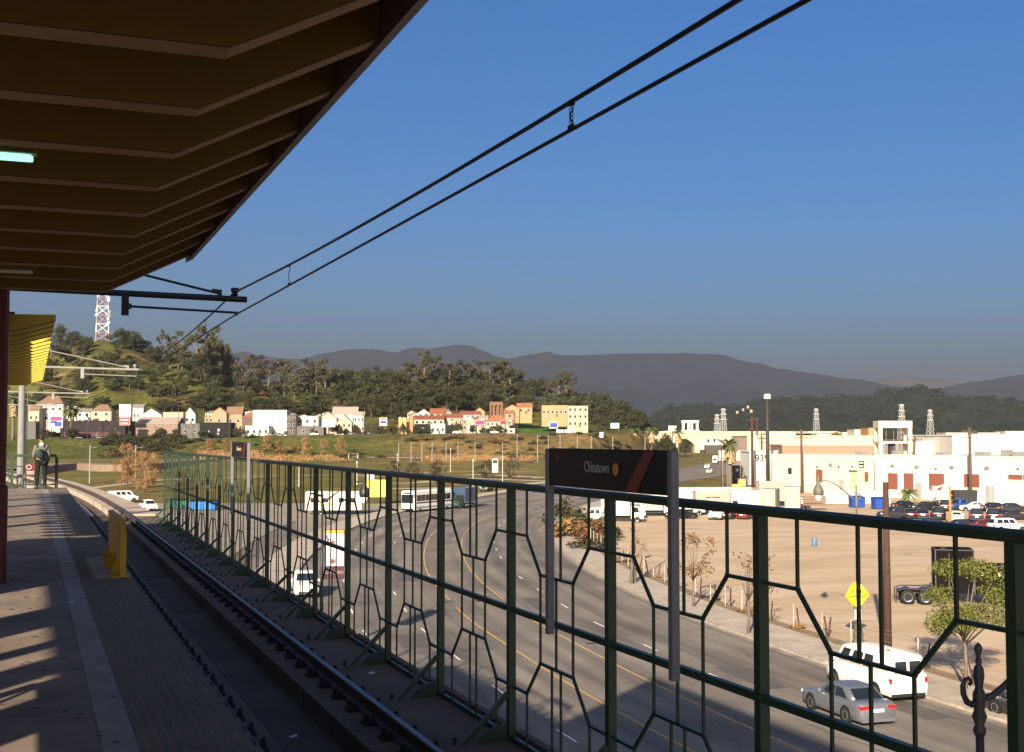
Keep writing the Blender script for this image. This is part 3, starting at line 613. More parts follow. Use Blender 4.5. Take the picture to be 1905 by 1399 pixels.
# --- things on the other side of the platform whose shadows fall into view
t = thing('stair_railing', 'hexagon railing round the stair opening, left of the camera', 'railing', (-1.55, 0, PZ))
for zz, hh in ((1.04,.08),(.08,.05),(.58,.04)): MB().box(-.025,.025,-5,7.,zz,zz+hh).build('rail', green, t)
for k in range(11):
    y = -5 + k*1.2; MB().box(-.04,.04,y-.04,y+.04,0,1.04).build('post', green, t)
    if k < 10:
        for a, b_ in (((y+.1,.1),(y+.45,.58)),((y+1.1,.1),(y+.75,.58)),((y+.45,.6),(y+.1,1.04)),((y+.75,.6),(y+1.1,1.04))): MB().bar((0,a[0],a[1]),(0,b_[0],b_[1]),.03).build('slanted_bar', green, t)
galv_d = mat('blocker_steel', (.4,.4,.4), rough=.4, metal=.6)
bl = mat('blocker_grey', (.2,.2,.2), rough=.5)
for k, (y0, y1, lb) in enumerate(((5.0,5.4,'slim unseen panel added for its shadow, nearest the stair head'),(6.2,6.45,'narrow unseen pillar added for its shadow between the panels'),(7.4,8.6,'wide unseen panel added for its shadow by the red column'),(3.3,4.2,'unseen panel added for its shadow beside the stair'))):
    t = thing('shadow_panel', lb, 'shadow panel', (-3.2, (y0+y1)/2, PZ)); h_ = (y1-y0)/2  # unseen panel, added and spaced to stripe the platform with shadow
    MB().box(-.05,.05,-h_,h_,.5,2.3).build('case', bl, t)
    for a in (-h_+.04,h_-.04): MB().box(-.04,.04,a-.04,a+.04,0,.5).build('leg', bl, t)
t = thing('shadow_wall', 'grey elevator enclosure added out of view to shade the platform', 'blocker', (-3.7, 13.6, PZ))  # unseen block, added and sized to keep this stretch of platform dark
MB().bbox(-.7,.5,-3.0,3.0,0,2.75,.05).build('enclosure', bl, t); MB().box(.5,.53,-.6,.6,.05,2.15).build('door', galv_d, t)
# ================================================================= OVERHEAD LINE
dsteel = mat('overhead_dark_steel', (.02,.023,.026), rough=.5, metal=.3); galv = mat('galvanised_steel', (.27,.255,.235), rough=.5, metal=.3, var=.12)
copper = mat('weathered_copper_wire', (.012,.012,.013), rough=.5, metal=.4)
def trackx(y):
    p = min(GP, key=lambda q: abs(q[1]-y)); return p[0]
SUP = [-4.0, 16.9, 36.6, 58., 80.]                   # y of the supports
CW = {-4.0:1.62, 16.9:1.66, 36.6:1.72, 58.:1.75, 80.:1.75}
def cwz(y): return CZ + float(np.interp(y, SUP, [CW[s] for s in SUP]))
def cwx(y): return float(np.interp(y, SUP, [2.75, 2.55, 2.75, 2.5, 2.7])) + trackx(y)
def mwz(y):
    for a, b in zip(SUP, SUP[1:]):
        if a <= y <= b:
            t = (y-a)/(b-a); return cwz(y) + .32 - .17*4*t*(1-t)
    return cwz(y) + .3
ys = list(np.linspace(-4, 80, 57))
t = thing('contact_wire', 'lower overhead wire running above the track', 'wire', (0,0,0)); MB().tube([(cwx(y), y, cwz(y)) for y in ys], .011, 6).build('wire', copper, t)
t = thing('messenger_wire', 'upper overhead wire sagging above the track, with droppers', 'wire', (0,0,0)); MB().tube([(cwx(y), y, mwz(y)) for y in ys], .013, 6).build('wire', copper, t)
for y in (5.95, 13.3, 20.2, 25, 30, 43, 51, 66, 74):
    x = cwx(y); a, b = mwz(y), cwz(y); m_ = (a+b)/2
    d_ = MB().tube([(x,y,a),(x+.012,y,a-.03),(x-.008,y,m_),(x+.008,y,b+.03),(x,y,b)], .004, 5)
    d_.cbox(x,y,a-.005,.022,.05,.03); d_.cbox(x,y,b+.01,.022,.05,.03)
    if y < 8: 
        for k in range(4): d_.tube([(x+.012*math.cos(q),y,b+.04+k*.022+.011*math.sin(q)) for q in np.linspace(0,6.28,9)], .003, 4, False)
    d_.build('dropper', copper, t)
def arm(y, label, m, tube_r=.042, dark=False):
    x0 = PC + trackx(y); xe = cwx(y); zc = cwz(y); t = thing('cantilever_arm', label, 'cantilever arm', (0, y, 0), group='overhead line arms')
    zt = mwz(y) - .09
    MB().tube([(x0+.15,0,zt+.045),(xe+.16,0,zt-.01)], tube_r, 10).build('top_tube', m, t)
    bx = xe - 1.42
    MB().box(bx-.045,bx+.045,-.045,.045,zt-.28,zt+.0).build('drop_bracket', m, t)
    MB().tube([(bx+.05,0,zt-.16),(xe+.06,0,zc+.035)], .016, 8).build('steady_arm', m, t)
    MB().tube([(bx+.05+.03*math.cos(q),0,zt-.16+.03*math.sin(q)) for q in np.linspace(0,6.28,11)], .012, 5, False).build('eyelet', m, t)
    MB().tube([(x0+.1,0,zt+1.0),(xe-.22,0,zt+.06)], .017, 8).build('tie_rod', m, t)
    MB().cbox(xe-.2,0,zt+.05,.05,.05,.12).cbox(xe-.27,0,zt+.09,.08,.04,.05).build('rod_clamp', m, t)
    ins = MB().lathe([(.03,0),(.05,.02),(.03,.04),(.05,.06),(.03,.08),(.055,.1),(.055,.15)], 10, (xe,0,zt-.01)); ins.cbox(xe,0,zt+.0,.2,.12,.05); ins.build('insulator', m, t)
    MB().cbox(xe+.02,0,zc+.02,.03,.06,.05).build('wire_clamp', m, t)
    return t
arm(SUP[1], 'dark cantilever arm at the end of the near canopy', dsteel)
arm(SUP[2], 'sunlit galvanised cantilever arm beside the far canopy', galv, .035)
arm(SUP[3], 'small galvanised cantilever arm beyond the platform end', galv, .035); arm(SUP[4], 'smallest cantilever arm, farthest down the line', galv, .035)
def mast(x, y, r, zt, label, zb=SLAB):
    t = thing('overhead_line_mast', label, 'mast', (x, y, zb)); MB().lathe([(r*1.6,0),(r*1.6,.03),(r,.04),(r*.8,zt-zb)], 14).build('shaft', galv, t, True)
    MB().box(-.25,.25,-.25,.25,0,.02).build('base_plate', galv, t); MB().tube([(r*1.5,.1,.1),(r*1.5,.1,zt-zb-1)], .02, 6).build('cable_conduit', galv, t); return t
mast(PC, 17.3, .12, CZ+2.6, 'galvanised mast behind the red column', PZ); mast(-.3, 46.8, .125, CZ+2.75, 'stout grey mast just beyond the end railing'); 
mast(-.28, 50., .06, CZ+2.3, 'slim grey mast behind the stout one'); mast(PC+trackx(80), 80., .1, CZ+2.3, 'farthest slim grey mast on the guideway')
mast(PC, 37.0, .12, CZ+2.5, 'galvanised mast hidden under the far canopy', PZ)
# ================================================================= PERSON
def skin_mesh(name, V, E, Rr, m, parent, sub=2, root=0):
    me = bpy.data.meshes.new(name); me.from_pydata(V, E, []); o = link(name, me)
    md = o.modifiers.new('skin', 'SKIN'); md.use_smooth_shade = True
    for i, sv in enumerate(me.skin_vertices[0].data):
        r = Rr[i]; sv.radius = r if isinstance(r, tuple) else (r, r); sv.use_root = (i == root)
    s2 = o.modifiers.new('sub', 'SUBSURF'); s2.levels = sub; s2.render_levels = sub
    dg = bpy.context.evaluated_depsgraph_get(); dg.update(); me2 = bpy.data.meshes.new_from_object(o.evaluated_get(dg)); bpy.data.objects.remove(o)
    me2.name = name; me2.materials.clear(); me2.materials.append(m)
    for p in me2.polygons: p.use_smooth = True
    return link(name, me2, parent)
skin_m = mat('skin_brown', (.22,.11,.07), rough=.6, var=.05); hairm = mat('dark_hair', (.012,.009,.008), rough=.7)
jack = mat('grey_brown_jacket', (.125,.11,.095), rough=.9, var=.2, scale=8, bump=.3); pants = mat('black_trousers', (.004,.004,.004), rough=.9); hood = mat('cream_hood', (.62,.58,.48), rough=.9)
bag = mat('dark_green_backpack', (.004,.02,.013), rough=.7, var=.2, scale=10); shoe = mat('dark_shoes', (.01,.01,.01), rough=.6)
per = thing('person', 'person in grey jacket with green backpack waiting by the end railing', 'person', (.36, 44.35, PZ), R(8))
V = [(0,0,.98),(0,.0,1.12),(0,-.01,1.32),(0,.0,1.45),(0,.01,1.53),(0,.02,1.60),(0,.025,1.68),(0,.02,1.73),
     (-.17,0,1.41),(-.23,.03,1.15),(-.19,.2,1.02),(-.15,.3,1.04), (.17,0,1.41),(.24,-.02,1.14),(.22,.08,.90),(.21,.12,.82),
     (-.10,0,.9),(-.12,.02,.5),(-.13,-.02,.08),(-.14,.12,.04), (.10,0,.9),(.12,.02,.5),(.12,-.03,.08),(.14,.11,.04)]
E_ = [(0,1),(1,2),(2,3),(3,4),(4,5),(5,6),(6,7),(3,8),(8,9),(9,10),(10,11),(3,12),(12,13),(13,14),(14,15),(0,16),(16,17),(17,18),(18,19),(0,20),(20,21),(21,22),(22,23)]
RR = [(.155,.11),(.15,.11),(.17,.115),(.12,.09),.055,.075,.088,.05,.07,.048,.036,.03,.07,.048,.036,.03,.085,.06,.045,.04,.085,.06,.045,.04]
skin_mesh('body', V, E_, RR, skin_m, per)
Vj = V[0:4] + [V[8],V[9],V[10],V[12],V[13],V[14]]; Vj[0] = (0,0,.88)
skin_mesh('jacket', Vj, [(0,1),(1,2),(2,3),(3,4),(4,5),(5,6),(3,7),(7,8),(8,9)], [(.185,.14),(.18,.14),(.195,.14),(.14,.11),.088,.066,.052,.088,.066,.052], jack, per)
skin_mesh('trousers', [V[0],V[16],V[17],V[18],V[20],V[21],V[22]], [(0,1),(1,2),(2,3),(0,4),(4,5),(5,6)], [(.165,.125),.1,.08,.065,.1,.08,.065], pants, per)
for s_ in (-1,1): MB().bbox(s_*.13-.05,s_*.13+.05,-.1,.18,0,.1,.03).build('shoe', shoe, per, True)
skin_mesh('hair', [(0,-.012,1.62),(0,-.005,1.70),(0,.01,1.755)], [(0,1),(1,2)], [.07,.094,.06], hairm, per)
skin_mesh('hood', [(-.07,-.07,1.47),(0,-.1,1.50),(.07,-.07,1.47)], [(0,1),(1,2)], [.055,.075,.055], hood, per)
for s_ in (-1,1): skin_mesh('ear', [(s_*.085,.02,1.64),(s_*.095,.015,1.67)], [(0,1)], [.014,.016], skin_m, per, 1)
bk = skin_mesh('backpack', [(-.06,-.2,1.0),(-.06,-.22,1.18),(-.06,-.19,1.36)], [(0,1),(1,2)], [(.13,.09),(.155,.11),(.1,.07)], bag, per, 2)
skin_mesh('pocket', [(-.06,-.30,1.02),(-.06,-.31,1.12)], [(0,1)], [(.1,.04),(.09,.035)], bag, bk, 1)
for x in (-.15,.08): MB().tube([(x,-.13,1.38),(x,-.06,1.49),(x,.06,1.47),(x,.13,1.3)], .02, 6).build('strap', bag, bk)
hd = [(.03,-.0,0)]
for hx, hy, hz, sd in ((-.15,.3,1.04,1),(.21,.12,.82,-1)):
    for k in range(4): skin_mesh('finger', [(hx-.03+k*.02,hy,hz),(hx-.03+k*.02,hy+.045,hz-.02),(hx-.03+k*.02,hy+.05,hz-.06)], [(0,1),(1,2)], [.009,.009,.008], skin_m, per, 1)
    skin_mesh('thumb', [(hx+sd*.03,hy,hz),(hx+sd*.055,hy+.03,hz-.01)], [(0,1)], [.011,.009], skin_m, per, 1)
# ================================================================= VEHICLES
glass = mat('dark_window_glass', (.012,.016,.02), rough=.08, var=.1, spec=.8); tyre = mat('tyre_rubber', (.012,.012,.012), rough=.85); rimm = mat('wheel_rim', (.38,.38,.39), rough=.35, metal=.7); well = mat('wheel_well', (.006,.006,.006), rough=.95)
redl = mat('tail_lamp_red', (.45,.012,.015), rough=.2); headl = mat('head_lamp', (.75,.75,.72), rough=.15); platem = mat('number_plate', (.72,.72,.7), rough=.5); trim = mat('black_trim', (.015,.015,.016), rough=.6); chrome = mat('chrome', (.75,.75,.75), rough=.12, metal=1.)
def loft(mb, rings, cap=True):
    n = len(rings[0]); vs = [p for r in rings for p in r]; fs = []
    for i in range(len(rings)-1):
        for k in range(n): fs.append((i*n+k, i*n+(k+1)%n, (i+1)*n+(k+1)%n, (i+1)*n+k))
    if cap: fs.append(tuple(range(n))); fs.append(tuple((len(rings)-1)*n+k for k in range(n)))
    return mb.add(vs, fs)
WH = {}
def wheel(r, w_, parent, x, y, rim=rimm):
    key = (r, w_, rim.name)
    if key not in WH:
        a = MB()
        def ax(prof):      # lathe about y
            m_ = MB().lathe(prof, 18); m_.v = [(p[0], p[2], p[1]) for p in m_.v]; return m_
        WH[key] = (ax([(r*.62,-w_/2),(r*.95,-w_/2),(r,-w_*.3),(r,w_*.3),(r*.95,w_/2),(r*.62,w_/2)]).mesh('tyre', tyre, True), ax([(r*.64,-w_*.46),(r*.6,-w_*.52),(r*.25,-w_*.40),(r*.18,-w_*.5),(r*.18,w_*.5),(r*.25,w_*.40),(r*.6,w_*.52),(r*.64,w_*.46)]).mesh('rim', rim), ax([(r*1.2,-.004),(r*1.2,.004)]).mesh('wheel_arch', well))
    t_, r_, a_ = WH[key]
    wo = link('wheel', t_, parent, (x, y, r)); wo.name = 'wheel'; link('rim', r_, wo); return wo
STY = {
 'sedan': dict(L=4.8,W=1.82,belt=.98,roof=1.46,hood=.92,trunk=1.02,clear=.2,gh=(1.05,.30,-1.05,-1.85),wr=.33,wx=(1.45,-1.33)),
 'hatch': dict(L=4.2,W=1.74,belt=.98,roof=1.48,hood=.93,trunk=1.05,clear=.2,gh=(1.0,.35,-1.5,-1.98),wr=.32,wx=(1.3,-1.3)),
 'suv': dict(L=4.8,W=1.9,belt=1.18,roof=1.82,hood=1.12,trunk=1.2,clear=.28,gh=(1.1,.55,-2.0,-2.3),wr=.38,wx=(1.45,-1.4)),
 'van': dict(L=5.5,W=2.02,belt=1.32,roof=2.12,hood=1.22,trunk=1.32,clear=.3,gh=(2.05,1.35,-2.66,-2.72),wr=.37,wx=(1.85,-1.6)),
 'pickup': dict(L=5.6,W=1.98,belt=1.12,roof=1.82,hood=1.12,trunk=1.12,clear=.34,gh=(1.15,.65,-.75,-.95),wr=.39,wx=(1.75,-1.65)),
}
def car(name, label, loc, ang, style, pm, group=None, cat=None, rear_panes=2):
    q = STY[style]; L2 = q['L']/2; W2 = q['W']/2; t = thing(name, label, cat or {'sedan':'car','hatch':'car','suv':'car'}.get(style, style), loc, ang, group)
    fb, fr, rr, rb = q['gh']; zc = q['clear']
    def ring(x, zb, zt, w, cr=.02):
        h = [(0,zb),(w*.86,zb),(w*.965,zb+.08),(w,zb+(zt-zb)*.42),(w*.985,zb+(zt-zb)*.7),(w*.95,zt-.05),(w*.86,zt),(w*.5,zt+cr),(0,zt+cr)]
        return [(x,y,z) for y,z in h] + [(x,-y,z) for y,z in h[-2:0:-1]]
    st = [(L2,zc+.14,zc+.36,W2*.70),(L2-.03,zc+.05,q['hood']-.26,W2*.84),(L2-.15,zc,q['hood']-.14,W2*.93),(L2-.55,zc,q['hood']-.05,W2*.99),(fb,zc,q['hood']+.04,W2),(fr,zc,q['belt'],W2),(0,zc,q['belt'],W2),(rr,zc,q['belt']+.01,W2),(rb,zc,q['trunk'],W2*.99),(-L2+.25,zc,q['trunk']-.01,W2*.97),(-L2+.06,zc+.02,q['trunk']-.06,W2*.92),(-L2,zc+.12,q['trunk']-.2,W2*.84)]
    body = loft(MB(), [ring(*s_) for s_ in st]).build('body', pm, t, True)
    wb_, wr_ = W2*.93, W2*(.76 if style != 'van' else .88)
    def gx(tt): return fb+(fr-fb)*tt, rb+(rr-rb)*tt
    zb, zr = q['belt']-.03, q['roof']
    def gring(tt, ins=0., dz=0.):
        a, b = gx(min(tt,1)); w_ = wb_+(wr_-wb_)*min(tt,1)-ins; a -= ins; b += ins; z = zb+(zr-zb)*tt+dz; c = .12
        return [(a,-w_+c*1.6,z),(a,w_-c*1.6,z),(a-c,w_-c*.35,z),(a-c*2.5,w_,z),(b+c*2,w_,z),(b+c*.6,w_-c*.4,z),(b,w_-c*1.6,z),(b,-w_+c*1.6,z),(b+c*.6,-w_+c*.4,z),(b+c*2,-w_,z),(a-c*2.5,-w_,z),(a-c,-w_+c*.35,z)]
    cabn = loft(MB(), [gring(0),gring(.5),gring(.9),gring(.97,.05),gring(1,.16,.01)]).build('cabin', pm, t, True)
    o_ = .012
    def wy(tt): return wb_+(wr_-wb_)*tt
    def zz(tt): return zb+(zr-zb)*tt
    t0, t1 = .13, .84
    # windshield and rear pane
    for front in (0, 1):
        xs = [gx(tt)[front] for tt in (t0,t1)]; sg = 1 if front == 0 else -1
        if style == 'van' and front == 1:
            for sy in (-1,1): MB().add([(xs[0]-o_-.01,sy*.07,zz(.1)),(xs[0]-o_-.01,sy*(wy(.1)-.24),zz(.1)),(xs[1]-o_-.01,sy*(wy(.72)-.24),zz(.72)),(xs[1]-o_-.01,sy*.07,zz(.72))],[(0,1,2,3)]).build('rear_window', glass, cabn)
            continue
        MB().add([(xs[0]+sg*o_,-wy(t0)+.17,zz(t0)),(xs[0]+sg*o_,wy(t0)-.17,zz(t0)),(xs[1]+sg*o_,wy(t1)-.16,zz(t1)),(xs[1]+sg*o_,-wy(t1)+.16,zz(t1))],[(0,1,2,3)]).build('windshield' if front==0 else 'rear_window', glass, cabn)
    def side(a0, a1):
        for sy in (-1,1):
            P = []
            for tt, e in ((t0,0),(t1,1)):
                f_, r_ = gx(tt); f_ -= .34; r_ += .30
                for aa in ((a0,a1) if e == 0 else (a1,a0)): P.append((f_+(r_-f_)*aa, sy*(wy(tt)+o_), zz(tt)))
            MB().add(P, [(0,1,2,3)]).build('side_window', glass, cabn)
    if style == 'van':
        side(.02,.20); side(.27,.49); side(.53,.72); 
    elif style == 'pickup': side(.0,.52); side(.58,1.)
    elif style == 'suv': side(0,.30); side(.34,.64); side(.68,1.)
    else: side(0,.46); side(.50,.97)
    if style == 'pickup':
        MB().box(-L2+.12,rb-.1,-W2*.82,W2*.82,q['trunk']-.02,q['trunk']+.026).build('bed', trim, t)
    for x in q['wx']:
        for sy in (-1,1):
            wheel(q['wr'], .22, t, x, sy*(W2-.10))
            link('wheel_arch', WH[(q['wr'],.22,rimm.name)][2], body, (x, sy*(W2+.001), q['wr']+.03))
    for sy in (-1,1):
        if style in ('van','pickup','suv'): MB().box(-L2-.012,-L2+.12,sy*W2*.92-.06,sy*W2*.92+.06,.92 if style=='van' else .8,1.15 if style=='van' else 1.1).build('tail_light', redl, t)
        else: MB().prism([(sy*W2*.46,q['trunk']-.24),(sy*W2*.90,q['trunk']-.30),(sy*W2*.93,q['trunk']-.14),(sy*W2*.5,q['trunk']-.13)], 'x', -L2-.012, -L2+.22).build('tail_light', redl, t)
        MB().prism([(sy*W2*.5,q['hood']-.34),(sy*W2*.88,q['hood']-.32),(sy*W2*.9,q['hood']-.19),(sy*W2*.55,q['hood']-.22)], 'x', L2-.28, L2-.02).build('head_light', headl, t)
        MB().bbox(fb-.45,fb-.3,sy*(W2+.02)-.09,sy*(W2+.02)+.09,q['belt']-.02,q['belt']+.13,.02).build('mirror', pm, t)
        MB().box(.0,.12,sy*(W2+.008)-.012,sy*(W2+.008)+.012,q['belt']-.16,q['belt']-.12).build('door_handle', pm, t)
    MB().box(-L2-.03,-L2+.2,-W2*.86,W2*.86,zc+.02,zc+.16).build('rear_bumper', trim if style in ('van','pickup') else pm, t)
    MB().box(L2-.3,L2+.012,-W2*.6,W2*.6,zc+.05,zc+.2).build('grille', trim, t)
    MB().box(-L2-.02,-L2+.1,-.26,.26,.62 if style != 'van' else .84,.75 if style != 'van' else .99).build('number_plate', platem, t)
    return t
def ang_uv(a): return math.pi/2 - PSI - a           # heading a = angle right of the camera's forward direction
def road_heading(v):
    i = min(range(len(RL)), key=lambda k: abs(RL[k].y - v)); d_ = RL[min(i+1,len(RL)-1)] - RL[max(i-1,0)]; return math.atan2(d_.x, d_.y)
silver = paint('silver_paint', (.20,.21,.235), .3); silver.node_tree.nodes['Principled BSDF'].inputs['Metallic'].default_value = .55
vwhite = paint('white_vehicle_paint', (.80,.76,.68), .4); blackp = paint('black_vehicle_paint', (.012,.012,.014), .25); dgrey = paint('charcoal_paint', (.022,.024,.027), .3); dblue = paint('navy_paint', (.015,.03,.10), .3); bluep = paint('blue_paint', (.02,.07,.28), .35); redv = paint('maroon_paint', (.12,.015,.015), .3); dgreen = paint('dark_green_paint', (.012,.035,.03), .3)
h = road_heading(58)
car('sedan', 'silver sedan driving just behind the white van', G(1594,1346,.02)+uv(0,1.6), ang_uv(h), 'sedan', silver)
vn = car('passenger_van', 'white passenger van with tall rear windows on the road', G(1648,1297,.02)+uv(-.2,1.2), ang_uv(h), 'van', vwhite, cat='van')
rk = MB().cbox(-1.2,0,2.15,.18,.1,.03).build('roof_vent', trim, vn)
car('sedan', 'dark car cut off by the fence post at right edge', G(1905,1352,.02)+uv(.9,1.0), ang_uv(h), 'sedan', dgrey)
car('suv', 'dark suv at the far bend of the road', G(905,914,.02), ang_uv(road_heading(270)+math.pi), 'suv', dgreen)
car('sedan', 'white car on the far straight of the road', G(1320,880,.02), ang_uv(road_heading(430)+math.pi), 'sedan', vwhite)
car('suv', 'white suv following behind the white car far away', G(1316,872,.02), ang_uv(road_heading(470)+math.pi), 'suv', vwhite)
car('hatch', 'dark car parked on the park path', G(989,866,.05), ang_uv(1.4), 'hatch', blackp)
car('pickup', 'white pickup with its nose towards us beyond the lamp banner', G(567,1106,.02), ang_uv(R(168)), 'pickup', vwhite, cat='pickup')
car('pickup', 'white pickup parked left of the lattice fence below', G(276,950,.03), ang_uv(R(150)), 'pickup', vwhite, cat='pickup')
car('van', 'white van roof showing over the guideway edge', G(228,934,.03), ang_uv(R(60)), 'van', vwhite, cat='van')
car('sedan', 'white car beyond the station sign on the road', G(1008,915,.02), ang_uv(road_heading(280)+math.pi), 'sedan', vwhite)
# --- coach
t = thing('coach_bus', 'white coach with dark striped windows coming up the road', 'bus', G(758,953,.02)+uv(2.8,5.3), ang_uv(R(208)))
bw = paint('bus_white', (.74,.72,.68), .35)
MB().bbox(-6,6,-1.27,1.27,.35,3.45,.16).build('body', bw, t, False)
MB().box(6.0,6.02,-1.1,1.1,1.45,2.85).build('windshield', glass, t)
for sy in (-1,1):
    for k in range(8): MB().box(-5.4+k*1.33,-4.15+k*1.33,sy*1.275-.01,sy*1.275+.01,1.75,2.75).build('side_window', glass, t)
    MB().box(-5.8,5.2,sy*1.273-.01,sy*1.273+.01,1.35,1.6).build('stripe', redv, t); MB().box(-5.9,5.7,sy*1.273-.006,sy*1.273+.006,.5,.9).build('luggage_door', mat('bus_grey', (.3,.3,.31), rough=.4), t)
    for x in (4.1,-3.2,-4.3): wheel(.5, .3, t, x, sy*1.12)
    MB().box(5.98,6.03,sy*.9-.15,sy*.9+.15,.75,1.0).build('head_light', headl, t); MB().tube([(6.0,sy*1.25,2.9),(6.35,sy*1.4,2.8),(6.35,sy*1.4,2.3)], .05, 6).build('mirror', trim, t)
MB().box(5.99,6.05,-1.15,1.15,.36,.62).build('bumper', trim, t); MB().box(5.995,6.025,-.8,.8,2.95,3.2).build('destination_board', trim, t)
# --- dark box truck behind the coach
def box_truck(name, label, loc, ang, Lb, H, cabm, boxm, group=None, Wd=2.4, cat='truck', doors=True, letters=None):
    t = thing(name, label, cat, loc, ang, group); x0 = -Lb/2-.8
    bx_ = MB().bbox(x0, x0+Lb, -Wd/2, Wd/2, .95, H, .06).build('cargo_box', boxm, t)
    for z in (.97, H-.1): 
        for sy in (-1,1): MB().box(x0+.05,x0+Lb-.05,sy*(Wd/2+.005)-.008,sy*(Wd/2+.005)+.008,z,z+.09).build('side_rail', mat('alu_rail', (.45,.43,.4), rough=.5), bx_)
    if doors:
        for sy in (-1,1): MB().box(x0-.02,x0-.004,sy*.6-.54,sy*.6+.54,1.08,H-.14).build('rear_door', mat('trailer_rear_frame', (.34,.24,.20), rough=.6, var=.12), bx_); MB().box(x0-.04,x0-.02,sy*.15-.02,sy*.15+.02,1.1,H-.2).build('door_bar', mat('alu_rail',(.45,.43,.4)), bx_)
        MB().box(x0-.06,x0,-Wd/2,Wd/2,.8,.95).build('bumper', trim, t)
    xf = x0+Lb+.15
    loft(MB(), [[(xf,-1.0,.5),(xf,1.0,.5),(xf,1.0,2.3),(xf,-1.0,2.3)],[(xf+1.1,-1.0,.5),(xf+1.1,1.0,.5),(xf+1.1,.95,2.25),(xf+1.1,-.95,2.25)],[(xf+1.75,-.98,.5),(xf+1.75,.98,.5),(xf+1.6,.95,1.4),(xf+1.6,-.95,1.4)],[(xf+1.8,-.96,.55),(xf+1.8,.96,.55),(xf+1.7,.93,1.2),(xf+1.7,-.93,1.2)]]).build('cab', cabm, t)
    MB().quad((xf+1.17,-.85,2.18),(xf+1.17,.85,2.18),(xf+1.62,.85,1.45),(xf+1.62,-.85,1.45)).build('windshield', glass, t)
    for sy in (-1,1):
        MB().prism([(xf+.2,1.4),(xf+1.2,1.4),(xf+.95,2.15),(xf+.2,2.15)],'y',sy*.99-.02,sy*.99+.02).build('side_window', glass, t)
        wheel(.42,.28,t,xf+.9,sy*.95); wheel(.42,.28,t,x0+Lb*.25,sy*(Wd/2-.22)); wheel(.42,.28,t,x0+Lb*.25+.95,sy*(Wd/2-.22)) if Lb > 6 else None
        MB().box(x0-.03,x0+.02,sy*(Wd/2-.2)-.1,sy*(Wd/2-.2)+.1,.82,.92).build('tail_light', redl, t)
    MB().box(x0,xf+1.4,-.45,.45,.62,.9).build('chassis', trim, t)
    if letters: [MB().box(x0+Lb/2+a_, x0+Lb/2+b_, -Wd/2-.012, -Wd/2-.004, H-1.0, H-.85).build('printed_line', trim, bx_) for a_, b_ in ((-1.1,-.35),(-.15,1.1))]
    return t
box_truck('delivery_truck', 'dark green box truck close behind the coach', G(846,948,.02)+uv(1.2,5), ang_uv(R(206)), 4.5, 3.6, dgreen, paint('dark_blue_box', (.03,.05,.10), .4))
box_truck('delivery_truck', 'white box truck far down the road beside the banners', G(1331,862,.02), ang_uv(road_heading(520)+math.pi), 4.5, 3.6, vwhite, paint('truck_pinkish_white', (.7,.6,.55), .5))
# --- the lot: white trailers and trucks
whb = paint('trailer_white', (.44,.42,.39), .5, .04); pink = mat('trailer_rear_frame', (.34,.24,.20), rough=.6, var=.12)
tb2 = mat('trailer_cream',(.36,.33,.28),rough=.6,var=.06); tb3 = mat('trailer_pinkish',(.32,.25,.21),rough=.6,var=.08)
def lot_heading(deg): return ang_uv(R(deg))
rowlab = ['left-most','second','third','fourth','fifth','sixth','seventh']
front_row = [(1160,966,4.6,3.3,92),(1214,962,5.2,3.3,90),(1268,960,5.4,3.4,88),(1338,958,5.6,3.6,86),(1400,957,5.0,3.7,84),(1440,956,5.2,3.9,20),(1482,955,5.4,4.2,14)]
texts = [0,0,0,1,0,0,1]
for k,(px,py,Lb,H,hd_) in enumerate(front_row):
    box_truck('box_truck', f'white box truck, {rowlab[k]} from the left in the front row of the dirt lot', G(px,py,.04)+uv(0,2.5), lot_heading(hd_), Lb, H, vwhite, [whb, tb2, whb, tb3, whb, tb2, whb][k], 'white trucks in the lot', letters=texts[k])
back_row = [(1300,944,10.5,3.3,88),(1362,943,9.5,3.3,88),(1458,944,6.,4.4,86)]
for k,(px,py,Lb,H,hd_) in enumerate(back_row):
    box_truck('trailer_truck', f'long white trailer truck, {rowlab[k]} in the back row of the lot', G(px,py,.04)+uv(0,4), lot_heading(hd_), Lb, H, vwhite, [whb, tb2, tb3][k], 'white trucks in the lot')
t = box_truck('food_truck', 'white food truck with red painted panel beside the bushes', G(1158,971,.04)+uv(0,.5), lot_heading(100), 4.0, 3.0, vwhite, whb)
for o in kids(t):
    if o.name.startswith('cargo_box'): MB().box(-2.6,-.9,1.205,1.22,1.0,1.7).build('painted_panel', redv, o); MB().box(-2.4,-1.2,1.205,1.23,1.9,2.6).build('serving_hatch', trim, o)
    if o.name.startswith('cargo_box'): MB().box(-2.6,-.9,-1.22,-1.205,1.0,1.7).build('painted_panel', redv, o)
car('van', 'white van half hidden behind the reddish bush', G(1118,972,.04)+uv(0,1), lot_heading(20), 'van', vwhite, cat='van')
# flatbed with stuff
t = thing('flatbed_trailer', 'brown flatbed trailer with crates at the end of the truck row', 'trailer', G(1510,950,.04)+uv(0,2), lot_heading(80))
fbm = mat('rusty_brown_steel', (.16,.10,.07), rough=.8, var=.25)
MB().box(-2.6,2.6,-1.2,1.2,.8,1.05).build('deck', fbm, t); 
for k in range(5): MB().box(-2.5+k*1.2,-2.4+k*1.2,-1.2,-1.14,1.05,2.3).build('stake', fbm, t)
for z in (1.3,1.7,2.1): MB().box(-2.6,2.6,-1.23,-1.2,z,z+.22).build('side_board', fbm, t)
for x in (-1.5,-.5):
    for sy in (-1,1): wheel(.42,.28,t,x,sy*.95)
